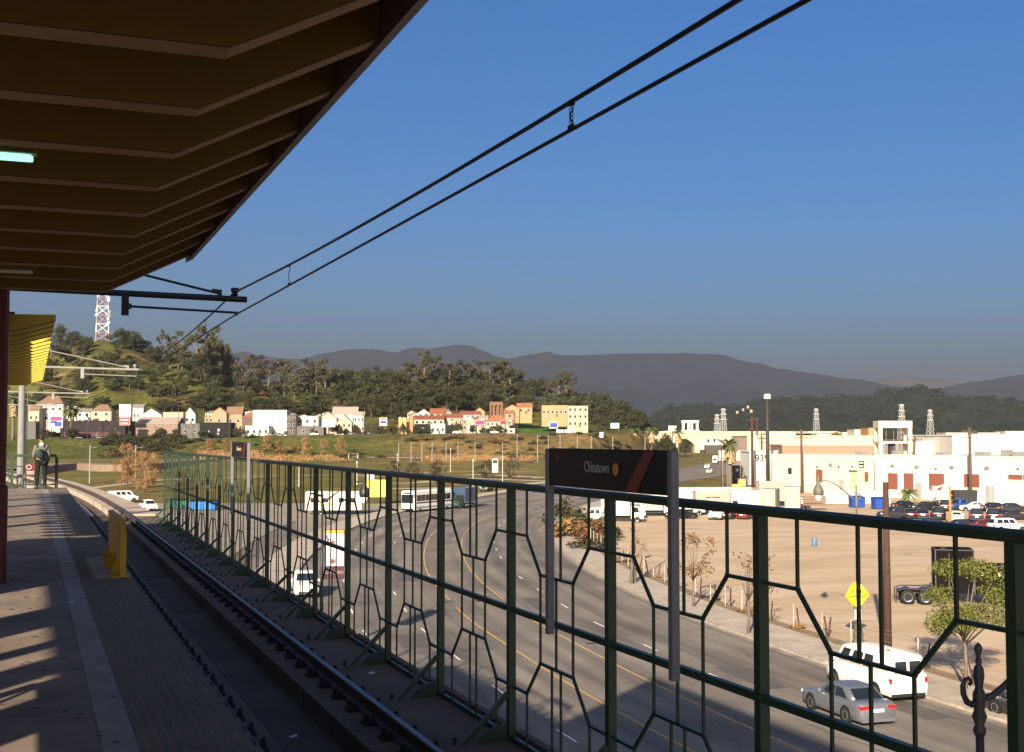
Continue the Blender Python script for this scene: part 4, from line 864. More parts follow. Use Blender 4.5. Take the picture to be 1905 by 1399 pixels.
# --- parked cars on the right
PK = [ # px, base y, style, paint, heading, look
 (1672,966,'pickup',dgrey,262,'dark pickup nearest the brown pole in the parked rows'),(1697,965,'sedan',blackp,12,'black sedan next to the dark pickup in the front row'),(1721,966,'sedan',dgrey,16,'charcoal sedan showing red tail lights beside the black suv'),(1750,967,'suv',blackp,14,'black suv left of the orange post'),
 (1786,971,'hatch',vwhite,20,'white hatchback right of the orange post'),(1822,970,'suv',dgrey,18,'charcoal suv beside the white hatchback'),(1853,970,'suv',blackp,20,'black suv fourth from the right edge'),(1890,968,'sedan',dgrey,80,'charcoal sedan side-on at the right edge'),
 (1690,948,'sedan',blackp,75,'black sedan with sloping roof in the back row, left end'),(1725,950,'sedan',blackp,265,'long black sedan in the back row behind the black suv'),(1762,951,'suv',blackp,15,'black suv in the back row behind the orange post'),(1790,949,'pickup',bluep,60,'blue pickup in the back row'),
 (1818,951,'sedan',vwhite,285,'white sedan side-on in the back row'),(1858,952,'sedan',blackp,80,'low black car right of the white sedan'),(1890,953,'sedan',dgrey,85,'dark car in the back row at the right edge'),
 (1882,992,'suv',vwhite,82,'white suv with roof rack in the nearest parked row'),(1800,988,'sedan',dgrey,80,'dark car in the nearest row behind the rail'),(1838,989,'sedan',redv,84,'maroon car in the nearest row behind the rail'),(1745,985,'sedan',dgrey,84,'grey car in the nearest row, only its roof showing'),
 (1360,966,'sedan',dgrey,25,'dark car parked before the truck row, left of the pair'),(1338,967,'pickup',vwhite,200,'small white pickup parked before the truck row'),(1392,966,'sedan',redv,30,'maroon car parked before the truck row'),(1270,966,'sedan',blackp,70,'black car parked before the truck row near the sign post')]
for px,py,sy,pm,hd_,lb in PK: car({'pickup':'pickup'}.get(sy,'parked_car'), lb, G(px,py,.04)+uv(0,1.2), lot_heading(hd_), sy, pm, 'cars parked in the dirt lot', cat={'pickup':'pickup'}.get(sy,'car'))
# --- semi tractor with black sleeper in the lot
t = thing('semi_truck', 'dark semi tractor with tall black sleeper and chrome wheels in the lot', 'truck', G(1745,1127,.04)+uv(.6,1.3), lot_heading(103))
navy = paint('navy_chassis', (.02,.02,.05), .4); blk2 = mat('black_sleeper_paint', (.006,.005,.005), rough=.85, var=.2, spec=.08); gtr = mat('grey_edge_trim', (.05,.047,.045), rough=.8)
MB().box(-3.0,4.6,-.45,.45,.75,1.0).build('chassis', navy, t)
def edged(x0,x1,y0,y1,z0,z1,name):
    o = MB().bbox(x0,x1,y0,y1,z0,z1,.06).build(name, blk2, t)
    for x in (x0,x1):
        for y in (y0,y1): MB().cbox(x,y,(z0+z1)/2,.09,.09,z1-z0-.06).build('corner_trim', gtr, o)
    for y in (y0,y1): MB().cbox((x0+x1)/2,y,z1-.04,x1-x0-.1,.08,.07).build('top_trim', gtr, o)
    for x in (x0,x1): MB().cbox(x,(y0+y1)/2,z1-.04,.08,y1-y0-.1,.07).build('top_trim', gtr, o)
    return o
o = edged(-.4,2.2,-1.2,1.2,1.0,4.0,'sleeper'); MB().box(.5,.56,-1.24,-1.2,1.3,3.7).build('door_seam', gtr, o); MB().cbox(.2,-.6,4.03,.3,.12,.06).build('roof_handle', gtr, o)
o2 = edged(2.25,5.2,-1.15,1.15,.8,2.9,'cab'); MB().cbox(4.6,-.5,2.94,.3,.12,.06).build('roof_handle', gtr, o2); MB().box(2.5,3.4,-1.19,-1.16,1.2,2.6).build('door', blk2, o2)
for x in (3.9,4.35,2.75): 
    l_ = MB().lathe([(.13,0),(.13,.03)],14).build('round_lamp', headl, o2); l_.location = (x,-1.2,2.3); l_.rotation_euler = (R(90),0,0)
for x in (-2.3,-1.1,4.2):
    for sy in (-1,1): wheel(.52,.5 if x < 0 else .3,t,x,sy*.98,chrome)
for sy in (-1,1): MB().box(-3.1,-3.05,sy*.98-.3,sy*.98+.3,.25,1.0).build('mud_flap', trim, t); MB().prism([(-3.0,.98),(-2.6,1.1),(-1.0,1.1),(-.5,.98),(-.5,1.02),(-1,1.14),(-2.6,1.14),(-3,1.02)],'y',sy*.98-.28,sy*.98+.28).build('mudguard', navy, t)
car('pickup', 'blue pickup with only its roof above the black truck', G(1812,1105,.04)+uv(1.2,4.5), lot_heading(70), 'pickup', bluep, cat='pickup')
# --- barrel and dumpsters
t = thing('barrel', 'pale blue drum standing alone on the dirt', 'barrel', G(1515,1016,.03)); bb = mat('pale_blue_plastic', (.07,.14,.23), rough=.5)
MB().lathe([(.27,0),(.29,.03),(.29,.28),(.3,.31),(.29,.34),(.29,.6),(.3,.63),(.29,.66),(.29,.86),(.27,.9)], 16).build('drum', bb, t, True); MB().lathe([(.255,.895),(.255,.905)],16).build('lid', bb, t)
def dumpster(label, loc, ang, m, Lx=2.0, Wy=1.5, H=1.6, group=None, ribs=5):
    t = thing('dumpster', label, 'dumpster', loc, ang, group)
    MB().add([(-Lx/2,-Wy/2,.12),(Lx/2,-Wy/2,.12),(Lx/2,Wy/2,.12),(-Lx/2,Wy/2,.12),(-Lx/2-.08,-Wy/2-.12,H*.85),(Lx/2+.08,-Wy/2-.12,H*.85),(Lx/2+.08,Wy/2,H),(-Lx/2-.08,Wy/2,H)],[(3,2,1,0),(0,1,5,4),(1,2,6,5),(2,3,7,6),(3,0,4,7),(4,5,6,7)]).build('bin', m, t)
    for sx in (0,1): MB().add([(-Lx/2-.1+sx*(Lx/2+.12),-Wy/2-.18,H*.85+.02),(-.02+sx*(Lx/2+.12),-Wy/2-.18,H*.85+.02),(-.02+sx*(Lx/2+.12),Wy/2+.04,H+.03),(-Lx/2-.1+sx*(Lx/2+.12),Wy/2+.04,H+.03)],[(0,1,2,3)]).build('lid', trim if m is not bluedum else m, t)
    for k in range(ribs): x = -Lx/2+Lx*(k+.5)/ribs; MB().bar((x,-Wy/2-.03,.15),(x,-Wy/2-.15,H*.83),.08,.06).build('rib', m, t)
    return t
bluedum = mat('blue_dumpster_paint', (.015,.055,.26), rough=.55, var=.2)
dumpster('blue dumpster behind the lamp post by the white wall', G(1594,944,.04), ang_uv(R(80)), bluedum, 2.2,1.6,2.0,'blue dumpsters'); dumpster('blue dumpster left of the brown pole by the white wall', G(1637,947,.04), ang_uv(R(82)), bluedum, 2.3,1.7,2.0,'blue dumpsters')
dumpster('long bright blue container with ribs below the lattice fence', G(379,949,.03), ang_uv(R(88)), mat('bright_blue_plastic', (.03,.18,.5), rough=.5), 4.2,1.6,1.7,None,9)
dumpster('green container left of the bright blue one', G(333,946,.03), ang_uv(R(88)), mat('teal_green_paint', (.03,.13,.09), rough=.6), 2.6,1.5,1.6)
t = thing('storage_container', 'low white storage containers in a row behind the blue dumpsters', 'container', G(1600,939,.04)+uv(0,3), lot_heading(84))
MB().bbox(-6.2,6.2,-1.2,1.2,.1,2.5,.06).build('box', whb, t)
for k in range(12): MB().box(-6+k*1.05,-5.9+k*1.05,1.2,1.24,.2,2.4).build('rib', whb, t); MB().box(-6+k*1.05,-5.9+k*1.05,-1.24,-1.2,.2,2.4).build('rib', whb, t)
# --- cream trailer and yellow banner beyond the left fence
t = thing('office_trailer', 'long cream trailer with awning strut beyond the left pavement', 'trailer', G(618,958,.03)+uv(0,2), ang_uv(R(86)))
cream = mat('cream_panel', (.66,.56,.40), rough=.6, var=.06)
MB().bbox(-4.4,4.4,-1.3,1.3,.7,3.6,.12).build('body', cream, t)
for x in (-3.2,-1.2,1.2,3.0): MB().box(x-.4,x+.4,1.3,1.33,1.9,2.6).build('window', glass, t); MB().box(x-.4,x+.4,-1.33,-1.3,1.9,2.6).build('window', glass, t)
MB().box(-4.4,4.4,-1.32,-1.3,1.6,1.7).build('trim_strip', redv, t)
for x in (-3,-2,2.5): 
    for sy in (-1,1): wheel(.42,.28,t,x,sy*1.05)
t = thing('banner_stand', 'bright yellow banner on a frame beside the coach', 'banner', G(702,938,.03), -PSI)
MB().box(-1.9,1.9,-.03,.03,1.3,4.4).build('banner', mat('bright_yellow_vinyl', (.75,.68,.06), rough=.6), t); MB().box(-1.9,-.6,-.04,.02,4.45,5.9).build('white_panel', whb, t)
for x in (-1.9,1.9,-.6): MB().tube([(x,0.08,0),(x,.08,4.5)], .05, 6).build('post', dsteel, t)
# ================================================================= BUILDINGS
WC = {}
def wallm(c): 
    k = 'stucco_%02d%02d%02d' % tuple(int(x*99) for x in c)
    return mat(k, c, rough=.9, var=.07, scale=.3)
def roofmat(c):
    k = 'tiles_%02d%02d%02d' % tuple(int(x*99) for x in c); return mat(k, c, rough=.9, var=.2, scale=1.2)
framem = mat('window_frame_pale', (.5,.47,.42), rough=.7)
def house(label, px0, px1, yb, ye, yr, kind, wc, rc, v, wins=2, rows=1, depth=None, rot=0., cat='house', name='house', door=True, group='buildings along the upper street', sink=6.):
    x0, x1 = upx(px0, v), upx(px1, v); W_ = x1-x0; zb, ze, zr = zat(yb,v), zat(ye,v), zat(yr,v); D_ = depth or max(6., W_*.7)
    t = thing(name, label, cat, uv((x0+x1)/2, v, zb), -PSI+rot, group); he = ze-zb; hr = zr-zb; a = W_/2; wm, rm = wallm(wc), roofmat(rc); o = .35
    if kind == 'flat':
        MB().box(-a,a,0,D_,-sink,he).build('wall', wm, t); r_ = MB().box(-a-.12,a+.12,-.12,D_+.12,he+.003,he+.35).build('parapet', wm, t); MB().box(-a+.3,a-.3,.3,D_-.3,he+.351,he+.39).build('roof', rm, t)
    elif kind == 'gable_x':           # ridge parallel to the street
        MB().prism([(0,-sink),(D_,-sink),(D_,he),(D_/2,hr-.15),(0,he)],'x',-a,a).build('wall', wm, t)
        k = (hr-he)/(D_/2); MB().prism([(-o,he-o*k),(D_/2,hr),(D_+o,he-o*k),(D_+o,he-o*k+.2),(D_/2,hr+.22),(-o,he-o*k+.2)],'x',-a-o,a+o).build('roof', rm, t)
    elif kind == 'gable_y':
        MB().prism([(-a,-sink),(a,-sink),(a,he),(0,hr-.15),(-a,he)],'y',0,D_).build('wall', wm, t)
        k = (hr-he)/a; MB().prism([(-a-o,he-o*k),(0,hr),(a+o,he-o*k),(a+o,he-o*k+.2),(0,hr+.22),(-a-o,he-o*k+.2)],'y',-o,D_+o).build('roof', rm, t)
    else:
        MB().box(-a,a,0,D_,-sink,he).build('wall', wm, t); i = min(a*.7, D_*.45)
        MB().add([(-a-o,-o,he+.003),(a+o,-o,he+.003),(a+o,D_+o,he+.003),(-a-o,D_+o,he+.003),(-a+i,D_/2,hr),(a-i,D_/2,hr)],[(3,2,1,0),(0,1,5,4),(1,2,5),(2,3,4,5),(3,0,4)]).build('roof', rm, t)
    if wins:
        sh = he/rows
        for r in range(rows):
            for k in range(wins):
                cx = -a + W_*(k+.5)/wins; ww = min(W_/wins*.42, 1.5)/2; z0 = r*sh+sh*.34; hh = min(sh*.42, 1.7)
                f_ = MB().box(cx-ww-.12,cx+ww+.12,-.09,-.004,z0-.12,z0+hh+.12).build('window', framem, t); MB().box(cx-ww,cx+ww,-.11,-.092,z0,z0+hh).build('pane', glass, f_)
    if door and W_ > 6: MB().box(a*.1,a*.1+1.1,-.06,-.003,0,2.2).build('door', mat('brown_door',(.1,.06,.04)), t)
    return t
W1=(.45,.42,.37); CR=(.36,.30,.22); TN=(.28,.205,.125); DK=(.008,.008,.009); GY=(.10,.095,.09); BRR=(.17,.10,.065); ORR=(.25,.10,.045); RD=(.19,.058,.034); GR=(.17,.155,.14); PK_=(.29,.23,.19)
B = [
 ('white stucco house with hipped brown roof above the dark wall, far left',66,117,786,752,736,'hip',W1,BRR,735,4,2),
 ('low cream house with brown roof left of the palm',52,72,788,763,754,'gable_x',CR,BRR,728,2,1),
 ('narrow white house behind the palm crown',118,141,790,757,754,'flat',W1,GR,738,2,2),
 ('white house with balcony right of the palm',142,167,790,766,760,'gable_x',W1,GR,735,2,2),
 ('cream house with hipped tan roof left of the tall billboard',168,207,790,765,752,'hip',CR,BRR,735,2,2),
 ('long charcoal building with maroon base behind the grassy bank',112,232,812,784,783,'flat',(.018,.012,.014),GY,716,0,1),
 ('grey shed at the far left behind the mast',48,66,814,785,780,'flat',GY,GR,714,0,1),
 ('pale house high behind the tall billboard',246,266,785,758,752,'gable_x',W1,GR,760,3,1),
 ('white gabled house with dark window band',262,300,785,772,760,'gable_y',W1,BRR,745,3,1),
 ('long brown shop with pale pink roof',252,330,812,789,776,'gable_x',(.2,.14,.11),PK_,722,5,1),
 ('cream stucco house with chimney between the gables',303,340,788,768,764,'flat',CR,GR,742,3,1),
 ('small white house with steep gable',342,363,790,771,758,'gable_y',W1,GR,745,2,1),
 ('grey block shop left of the black mural building',336,371,812,789,788,'flat',GY,GR,718,2,1),
 ('black mural building with white painted figures',371,428,812,787,786,'flat',DK,GR,716,0,1),
 ('tan gabled house with terracotta roof above the mural building',394,421,794,768,758,'gable_y',TN,ORR,745,1,1),
 ('terracotta roofed house right of the tan gable',421,450,794,769,757,'gable_x',TN,BRR,748,2,1),
 ('dark hall with bright orange hipped roof',450,490,812,776,768,'hip',(.1,.07,.055),ORR,726,2,1),
 ('low white diner in front of the orange roofed hall',456,500,812,793,792,'flat',W1,GR,714,4,1),
 ('tall white windowless block',470,533,810,764,763,'flat',(.52,.5,.45),GR,724,0,1),
 ('dark brown narrow block against the white one',533,551,810,773,772,'flat',(.075,.055,.05),GR,722,2,3),
 ('white two storey building with cream lower floor',551,592,810,775,774,'flat',W1,GR,730,3,2),
 ('low grey warehouse front below the white two storey building',552,602,811,794,793,'flat',GY,GR,716,2,1),
 ('cream house with left gable behind the blank billboard',594,626,800,778,766,'gable_y',CR,GR,738,2,1),
 ('large cream house with broad pale roof',618,664,808,770,757,'gable_x',W1,PK_,742,4,2),
 ('grey flank of the large cream house with rows of windows',658,677,806,772,766,'gable_x',(.42,.38,.32),PK_,734,3,2),  # wall colour of this side carries its shade
 ('small white house with front gable and stairs',626,654,811,786,772,'gable_y',CR,PK_,722,3,2),
 ('yellow and brown shop front beside the yellow sign',742,768,810,779,778,'flat',(.34,.2,.09),GR,722,1,1),
 ('dark shop front below the red tile roofs',771,801,808,790,789,'flat',DK,GR,718,1,1),
 ('white shop front below the red tile roofs',801,828,808,790,789,'flat',W1,GR,716,3,1),
 ('dark low garage beside the white shop front',831,851,808,792,791,'flat',DK,GR,716,0,1),
 ('long cream house with red tile roof, lowest of the red roofs',770,826,792,780,773,'gable_x',CR,RD,738,5,1),
 ('white house with bright red tile roof, upper left of the red roofs',776,800,775,769,761,'gable_y',W1,RD,775,2,1),
 ('cream house with bright red tile roof on the slope',800,828,775,769,760,'gable_x',CR,RD,778,3,1),
 ('cream two storey house with red roof in the middle of the slope',824,858,794,777,770,'gable_x',CR,RD,745,3,2),
 ('tan apartment house with flat red eaves',845,868,800,781,779,'flat',TN,RD,735,3,2),
 ('white house with red eaves high on the slope',856,893,778,771,765,'gable_x',W1,RD,772,4,1),
 ('tan house with gable right of the red eaves',882,902,775,766,758,'gable_y',TN,BRR,785,1,1),
 ('white house under pink awnings',868,884,808,792,790,'flat',W1,GR,720,1,1),
 ('cream house with orange hipped roof behind red umbrellas',904,944,806,784,772,'hip',CR,ORR,728,5,2),
 ('small white shed right of the red umbrellas',944,958,808,798,797,'flat',W1,GR,716,1,1),
 ('orange stucco house on the slope above the lawn',940,966,770,760,753,'gable_y',(.34,.21,.11),ORR,800,1,1),
 ('orange terrace house right of the orange gable',962,990,770,757,750,'gable_x',(.34,.21,.11),ORR,802,2,1),
 ('long orange terrace with arched windows',1008,1056,776,755,753,'flat',(.34,.22,.115),BRR,790,6,1),
 ('tall cream apartment block at the right end of the terrace',1056,1094,795,756,754,'flat',(.38,.31,.21),BRR,775,4,3),
]
for r_ in B: house(*r_)
rh = random.Random(12); zones = ((60,250,'behind the long charcoal building'),(250,450,'behind the brown shop and the mural building'),(450,680,'behind the white blocks'),(760,960,'among the red tile roofs'))
for k in range(46):
    za, zb_, zl = zones[k % 4]; px = rh.uniform(za, zb_); wd_ = rh.uniform(9,19); yb = rh.uniform(776,796); hh = rh.uniform(7,12); v = 745+(796-yb)*3.2
    house(f'small {["pale","tan","cream","white"][k%4]} house packed in {zl}', px-wd_/2, px+wd_/2, yb, yb-hh, yb-hh-rh.uniform(3,6), rh.choice(['gable_x','gable_y','hip','flat']), rh.choice([W1,CR,TN,(.5,.46,.42)]), rh.choice([BRR,GR,RD,PK_,ORR]), v, rh.choice([1,2,3]), 1, group='small houses '+zl, rot=rh.uniform(-.35,.35))
# ruin-like brown tower with arches
v_ = 800; t = thing('brick_tower_ruin', 'brown brick frame with three tall arches on the slope', 'building', uv(upx(923,v_),v_,zat(775,v_)), -PSI)
bk_ = mat('brown_brick', (.15,.08,.045), rough=.9, var=.2, scale=2)
for x in (-3.6,-1.3,1.3,3.6): MB().box(x-.6,x+.6,0,3,-4,7.2).build('pier', bk_, t)
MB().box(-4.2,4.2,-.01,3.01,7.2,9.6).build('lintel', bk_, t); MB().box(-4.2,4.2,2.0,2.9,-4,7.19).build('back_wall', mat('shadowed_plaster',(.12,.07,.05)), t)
for x in (-2.45,0,2.45): MB().prism([(x-.7,7.2),(x-.7,6.5),(x-.4,7.0),(x,7.19)],'y',.2,2.0).build('arch', bk_, t)
tl = [o for o in bpy.data.objects if o.get('label','').startswith('long charcoal')][0]; MB().box(-17,17,-.05,-.004,0,2.6).build('maroon_band', mat('maroon_wall',(.05,.012,.016)), tl)
for k in range(7): MB().box(-15+k*4.6,-14+k*4.6,-.06,-.005,4,5.2).build('window', glass, tl)
# mural figures on the black building
t0 = [o for o in bpy.data.objects if o.get('label','').startswith('black mural')][0]
for x, z, s_ in ((-5.5,3.2,.5),(-3.5,2.2,.7),(2.2,3.0,1.0),(2.0,1.2,.6)): MB().lathe([(.1,-.02),(s_*.5,0),(s_*.6,s_*1.2),(s_*.15,s_*1.5)],10).build('painted_figure', wht, t0).location = (x,-.05,z)
for o in kids(t0):
    if o.name.startswith('painted'): o.scale = (1,.05,1)
# ---- billboards
def billboard(label, px, y0, y1, w_px, v, ybase, panels, m=None, posts=1, name='billboard'):
    ww = w_px/F*v; zb = zat(ybase,v); t = thing(name, label, 'billboard', uv(upx(px,v),v,zb), -PSI, 'roadside billboards'); za, zc = zat(y1,v)-zb, zat(y0,v)-zb
    MB().box(-ww/2,ww/2,-.15,.15,za,zc).build('frame', m or whb, t)
    for (a,b,c,d_,pm) in panels: MB().box(-ww/2+ww*a,-ww/2+ww*b,-.19,-.152,za+(zc-za)*c,za+(zc-za)*d_).build('printed_panel', pm, t)
    for k in range(posts): x = 0 if posts == 1 else -ww*.35+k*ww*.7; MB().tube([(x,.3,-3),(x,.3,zc-.2)], .25, 8).build('post', dsteel, t)
    return t
mag = mat('magenta_print',(.45,.03,.12)); nav = mat('navy_print',(.03,.05,.28)); redpr = mat('red_print',(.42,.02,.04)); skyp = mat('pale_blue_print',(.45,.62,.72)); blkp = mat('black_print',(.02,.02,.02)); ylp = mat('yellow_print',(.75,.5,.06))
billboard('white framed billboard with pink and blue stripes near the person',104,773,796,25,690,822,[(.08,.92,.58,.9,mag),(.08,.55,.36,.56,nav),(.4,.92,.1,.5,nav)],posts=2)
billboard('tall white billboard with pale blue print above a red sign',232,752,775,22,706,816,[(.1,.9,.5,.95,skyp),(.2,.75,.08,.4,wht)])
billboard('red sign board with white lettering under the tall billboard',232,775.5,791,19,704,816,[(.04,.96,.05,.95,redpr),(.15,.85,.55,.75,wht),(.15,.85,.2,.3,wht)],posts=2)
billboard('blank white billboard in front of the gabled cream house',611,780,794.5,25,712,820,[(.03,.97,.05,.95,whb)])
billboard('white and blue billboard on a pole at the end of the green bank',713,777,792,14,700,812,[(.1,.9,.3,.6,nav),(.1,.9,.75,.92,mag)])
billboard('pale electronic sign on the corner above the lawn',1030,785,797,16,712,806,[(.08,.92,.15,.85,nav)],posts=2)
billboard('small white billboard near the bare slope at right',1144,787,797,16,740,812,[(.05,.95,.1,.9,framem)],posts=2)
billboard('pale green billboard before the bridge',1251,792,802,15,800,845,[(.05,.95,.1,.9,framem)],posts=1)
billboard('yellow vertical shop sign, left of a pair',744,776,794,4.5,716,812,[(.1,.9,.05,.95,ylp)]); billboard('yellow vertical shop sign, right of a pair',752,777,794,5,716,812,[(.1,.9,.05,.95,ylp)])
billboard('pink banner across the shop row',893,782,790,19,712,808,[(.03,.97,.05,.95,mag)],posts=2); billboard('red umbrella banner on the corner shop',936,782,790,12,712,808,[(.03,.97,.05,.95,redpr)],posts=2)
billboard('small yellow signs on a pole among the red roofs',875,782,790,9,714,808,[(.05,.45,.05,.95,ylp),(.55,.95,.05,.95,ylp)])
billboard('white campaign board on a pole by the bare slope',1119,804,814,7,560,840,[(.08,.92,.05,.95,whb)])
# ---- white warehouse on the right
uL = Guv(1436,912); uR = Guv(2010,946)
wd = Vector((uR[0]-uL[0], uR[1]-uL[1])); WL = wd.length; wdn = wd.normalized(); wang = math.atan2(wd.y, wd.x)-PSI
def wx(px):                                   # along-wall distance of a photo column
    k = (px-XC)/F/_cp; s_ = (k*uL[1]-uL[0])/(wdn.x-k*wdn.y); return s_
def wv(px): return uL[1]+wdn.y*wx(px)
def wz(px,py): return zat(py, wv(px))
cream_w = mat('sunlit_cream_wall', (.60,.53,.40), rough=.9, var=.12, scale=.25); white_w = mat('white_wall_paint', (.62,.585,.50), rough=.9, var=.10, scale=.2)
brick_r = bpy.data.materials.new('red_brick_infill'); brick_r.use_nodes = True; n = brick_r.node_tree.nodes; L = brick_r.node_tree.links
bt = n.new('ShaderNodeTexBrick'); bt.inputs['Color1'].default_value = (.20,.05,.028,1); bt.inputs['Color2'].default_value = (.16,.04,.025,1); bt.inputs['Mortar'].default_value = (.24,.10,.065,1); bt.inputs['Scale'].default_value = 3.; tcn = n.new('ShaderNodeTexCoord'); mp = n.new('ShaderNodeMapping'); mp.inputs['Rotation'].default_value = (R(90),0,0); L.new(tcn.outputs['Object'], mp.inputs[0]); L.new(mp.outputs[0], bt.inputs[0]); L.new(bt.outputs[0], n['Principled BSDF'].inputs['Base Color']); n['Principled BSDF'].inputs['Roughness'].default_value = .9
t = thing('warehouse', 'long white warehouse with bricked-up red windows behind the parked cars', 'warehouse', uv(*uL), wang)
zt1 = wz(1530,846); zt2 = wz(1760,848)
xs_ = wx(1626)
MB().box(0,xs_,0,30,-1,zt1).build('cream_wall', cream_w, t); MB().box(xs_,WL,-.12,30.1,-1,zt2).build('white_wall', white_w, t)
MB().box(-.1,xs_-.01,-.12,-.003,wz(1530,855.5),wz(1530,855.5)+.22).build('cornice', cream_w, t); MB().box(xs_-.05,WL,-.25,-.125,zt2-.3,zt2+.06).build('coping', white_w, t)
for px0,px1,y0,y1 in ((1650,1668,880,910),(1679,1697,880,910),(1726,1754,880.5,911),(1791,1819,881.5,906),(1873,1925,882.5,892),(1516,1528,873,897),(1606,1613,878,896)):
    a,b_ = wx(px0),wx(px1); f_ = -.125 if px0 > 1626 else -.005
    MB().box(a,b_,f_-.05,f_,wz(px0,y1),wz(px0,y0)).build('bricked_window', brick_r, t)
    MB().box(a-.1,b_+.1,f_-.14,f_-.0,wz(px0,y1)-.16,wz(px0,y1)-.003).build('sill', cream_w, t)
MB().box(wx(1579),wx(1592),-.05,-.004,0,wz(1585,877)).build('door', mat('pinkish_door',(.5,.36,.26)), t); MB().box(wx(1578),wx(1593),-.35,-.004,wz(1585,876.5),wz(1585,875)).build('door_canopy', dsteel, t)
MB().box(wx(1464),wx(1471),-.05,-.004,wz(1468,882),wz(1468,870.5)).build('dark_opening', blkp, t)
sg_ = MB().box(wx(1596),wx(1605),-.1,-.004,wz(1600,870),wz(1600,857)).build('wall_sign', blkp, t); MB().box(wx(1597),wx(1604),-.12,-.101,wz(1600,862),wz(1600,859.5)).build('sign_bar', wht, sg_); MB().box(wx(1597),wx(1604),-.12,-.101,wz(1600,868),wz(1600,866)).build('sign_bar', wht, sg_)
MB().box(wx(1597),wx(1604),-.05,-.004,wz(1600,880),wz(1600,872)).build('red_notice', mat('faded_red',(.6,.35,.3)), t)
for px in (1640,1672,1715,1765,1840,1862,1900): MB().tube([(wx(px),-.2,0),(wx(px),-.2,zt2-.4)], .06, 6).build('drainpipe', cream_w, t)
for px, y_ in ((1660,866),(1705,868),(1770,869),(1835,870),(1545,864)): MB().cbox(wx(px),-.3,wz(px,y_),.9,.35,.5).build('wall_vent', galv, t)
for px0,px1 in ((1560,1568),(1700,1712),(1830,1846)): MB().box(wx(px0),wx(px1),-.20,-.004 if px0<1626 else -.124,0,3.2).build('roller_door', mat('roller_door_grey',(.3,.28,.25),rough=.6), t)
MB().tube([(xs_-.15,-.2,0),(xs_-.15,-.2,zt1-.8)], .08, 6).build('drainpipe', dsteel, t)
for px in (1520,1560,1585,1740,1892): MB().cbox(wx(px),-.3,wz(px,868 if px<1600 else 872),.25,.4,.2).build('wall_lamp', dsteel, t)
for px,w_,h_ in ((1562,2.,.5),(1630,1.5,.8),(1710,2.,.6),(1782,2.2,.8),(1830,1.2,1.2),(1850,1.2,.9),(1880,1.5,1.8),(1900,2,1)): MB().box(wx(px),wx(px)+w_,4,6,zt2,zt2+h_).build('roof_unit', galv, t)
# upper storeys behind
def slab(label, px0, px1, y0, y1, v, m, depth=20, name='warehouse', cat='warehouse', roof=None, rot=0., wins=0):
    x0,x1 = upx(px0,v),upx(px1,v); t = thing(name, label, cat, uv((x0+x1)/2,v,0), -PSI+rot, 'low city buildings'); a = (x1-x0)/2; zt = zat(y0,v); zb = max(-1, zat(y1,v))
    MB().box(-a,a,0,depth,-1,zt).build('wall', m, t); MB().box(-a-.2,a+.2,-.2,depth+.2,zt+.003,zt+.35).build('roof_edge', roof or m, t)
    for k in range(wins): x = -a+2*a*(k+.5)/wins; MB().box(x-a/wins*.35,x+a/wins*.35,-.06,-.004,zt*.45,zt*.75).build('window', glass, t)
    return t
beige = mat('beige_roof_sheet',(.50,.37,.28),rough=.8,var=.08,scale=.1); brw = mat('brown_wall_band',(.25,.17,.12),rough=.9)
slab('tall white warehouse rising behind at the right edge',1772,1990,811,840,330,white_w,40)
slab('white warehouse with grey roof behind the concrete tower',1702,1772,820,840,345,white_w,40,roof=galv)
slab('long beige shed roof behind the cream wall',1390,1640,812,838,430,beige,30,roof=beige)
slab('brown banded shed just above the cream wall',1455,1640,829,842,345,brw,16,roof=beige)
slab('white block lettered 939 behind the tall dark pole',1394,1446,841,905,318,white_w,12,name='white_block',cat='building')
o939 = [o for o in bpy.data.objects if o.get('label','').startswith('white block lettered')][0]
lettering('939', 2.4, blkp, o939, (upx(1417,318)-upx(1420,318),-.03,zat(853,318)), (R(90),0,0), .01, bold=.05)
[MB().box(upx(1424,318)-upx(1420,318)-.25,upx(1424,318)-upx(1420,318)+.25,-.03,-.004,zat(y_,318)-.35,zat(y_,318)+.25).build('painted_mark', galv, o939) for y_ in (865,870,876,882)]
for px0,px1,y0,v in ((1300,1335,806,1300),(1396,1420,804,1300),(1424,1452,805,1200),(1452,1480,803,1400),(1560,1590,805,900),(1590,1616,800,800),(1616,1640,797,760),(1700,1740,811,700),(1520,1556,808,950),(1240,1262,802,1500),(1320,1350,803,1500),(1760,1800,806,800),(1820,1860,806,850),(1870,1905,803,900)):
    slab(f'distant low pale building {"beside the tower" if 1590<px0<1640 else "on the skyline"} at about column {px0}' if False else {1300:'distant pale shed left of the pylons',1396:'distant pale shed right of the fan palm',1424:'small distant block behind the dark pole',1452:'distant flat roof right of the dark pole',1560:'distant low roof left of the orange block',1590:'pinkish distant block left of the concrete tower',1616:'orange brick block just left of the concrete tower',1700:'grey distant roof right of the concrete tower',1520:'distant roof behind the single lattice pylon',1240:'far pale block left of the bridge pillars',1320:'far pale block between the two pylons',1760:'distant roof above the white warehouse',1820:'distant roof right of the utility pole',1870:'distant white roof at the right edge'}[px0], px0, px1, y0, 830, v, mat('orange_block',(.5,.22,.1)) if px0==1616 else (W1m if (W1m:=wallm((.62,.52,.42))) else None), 18, wins=3)
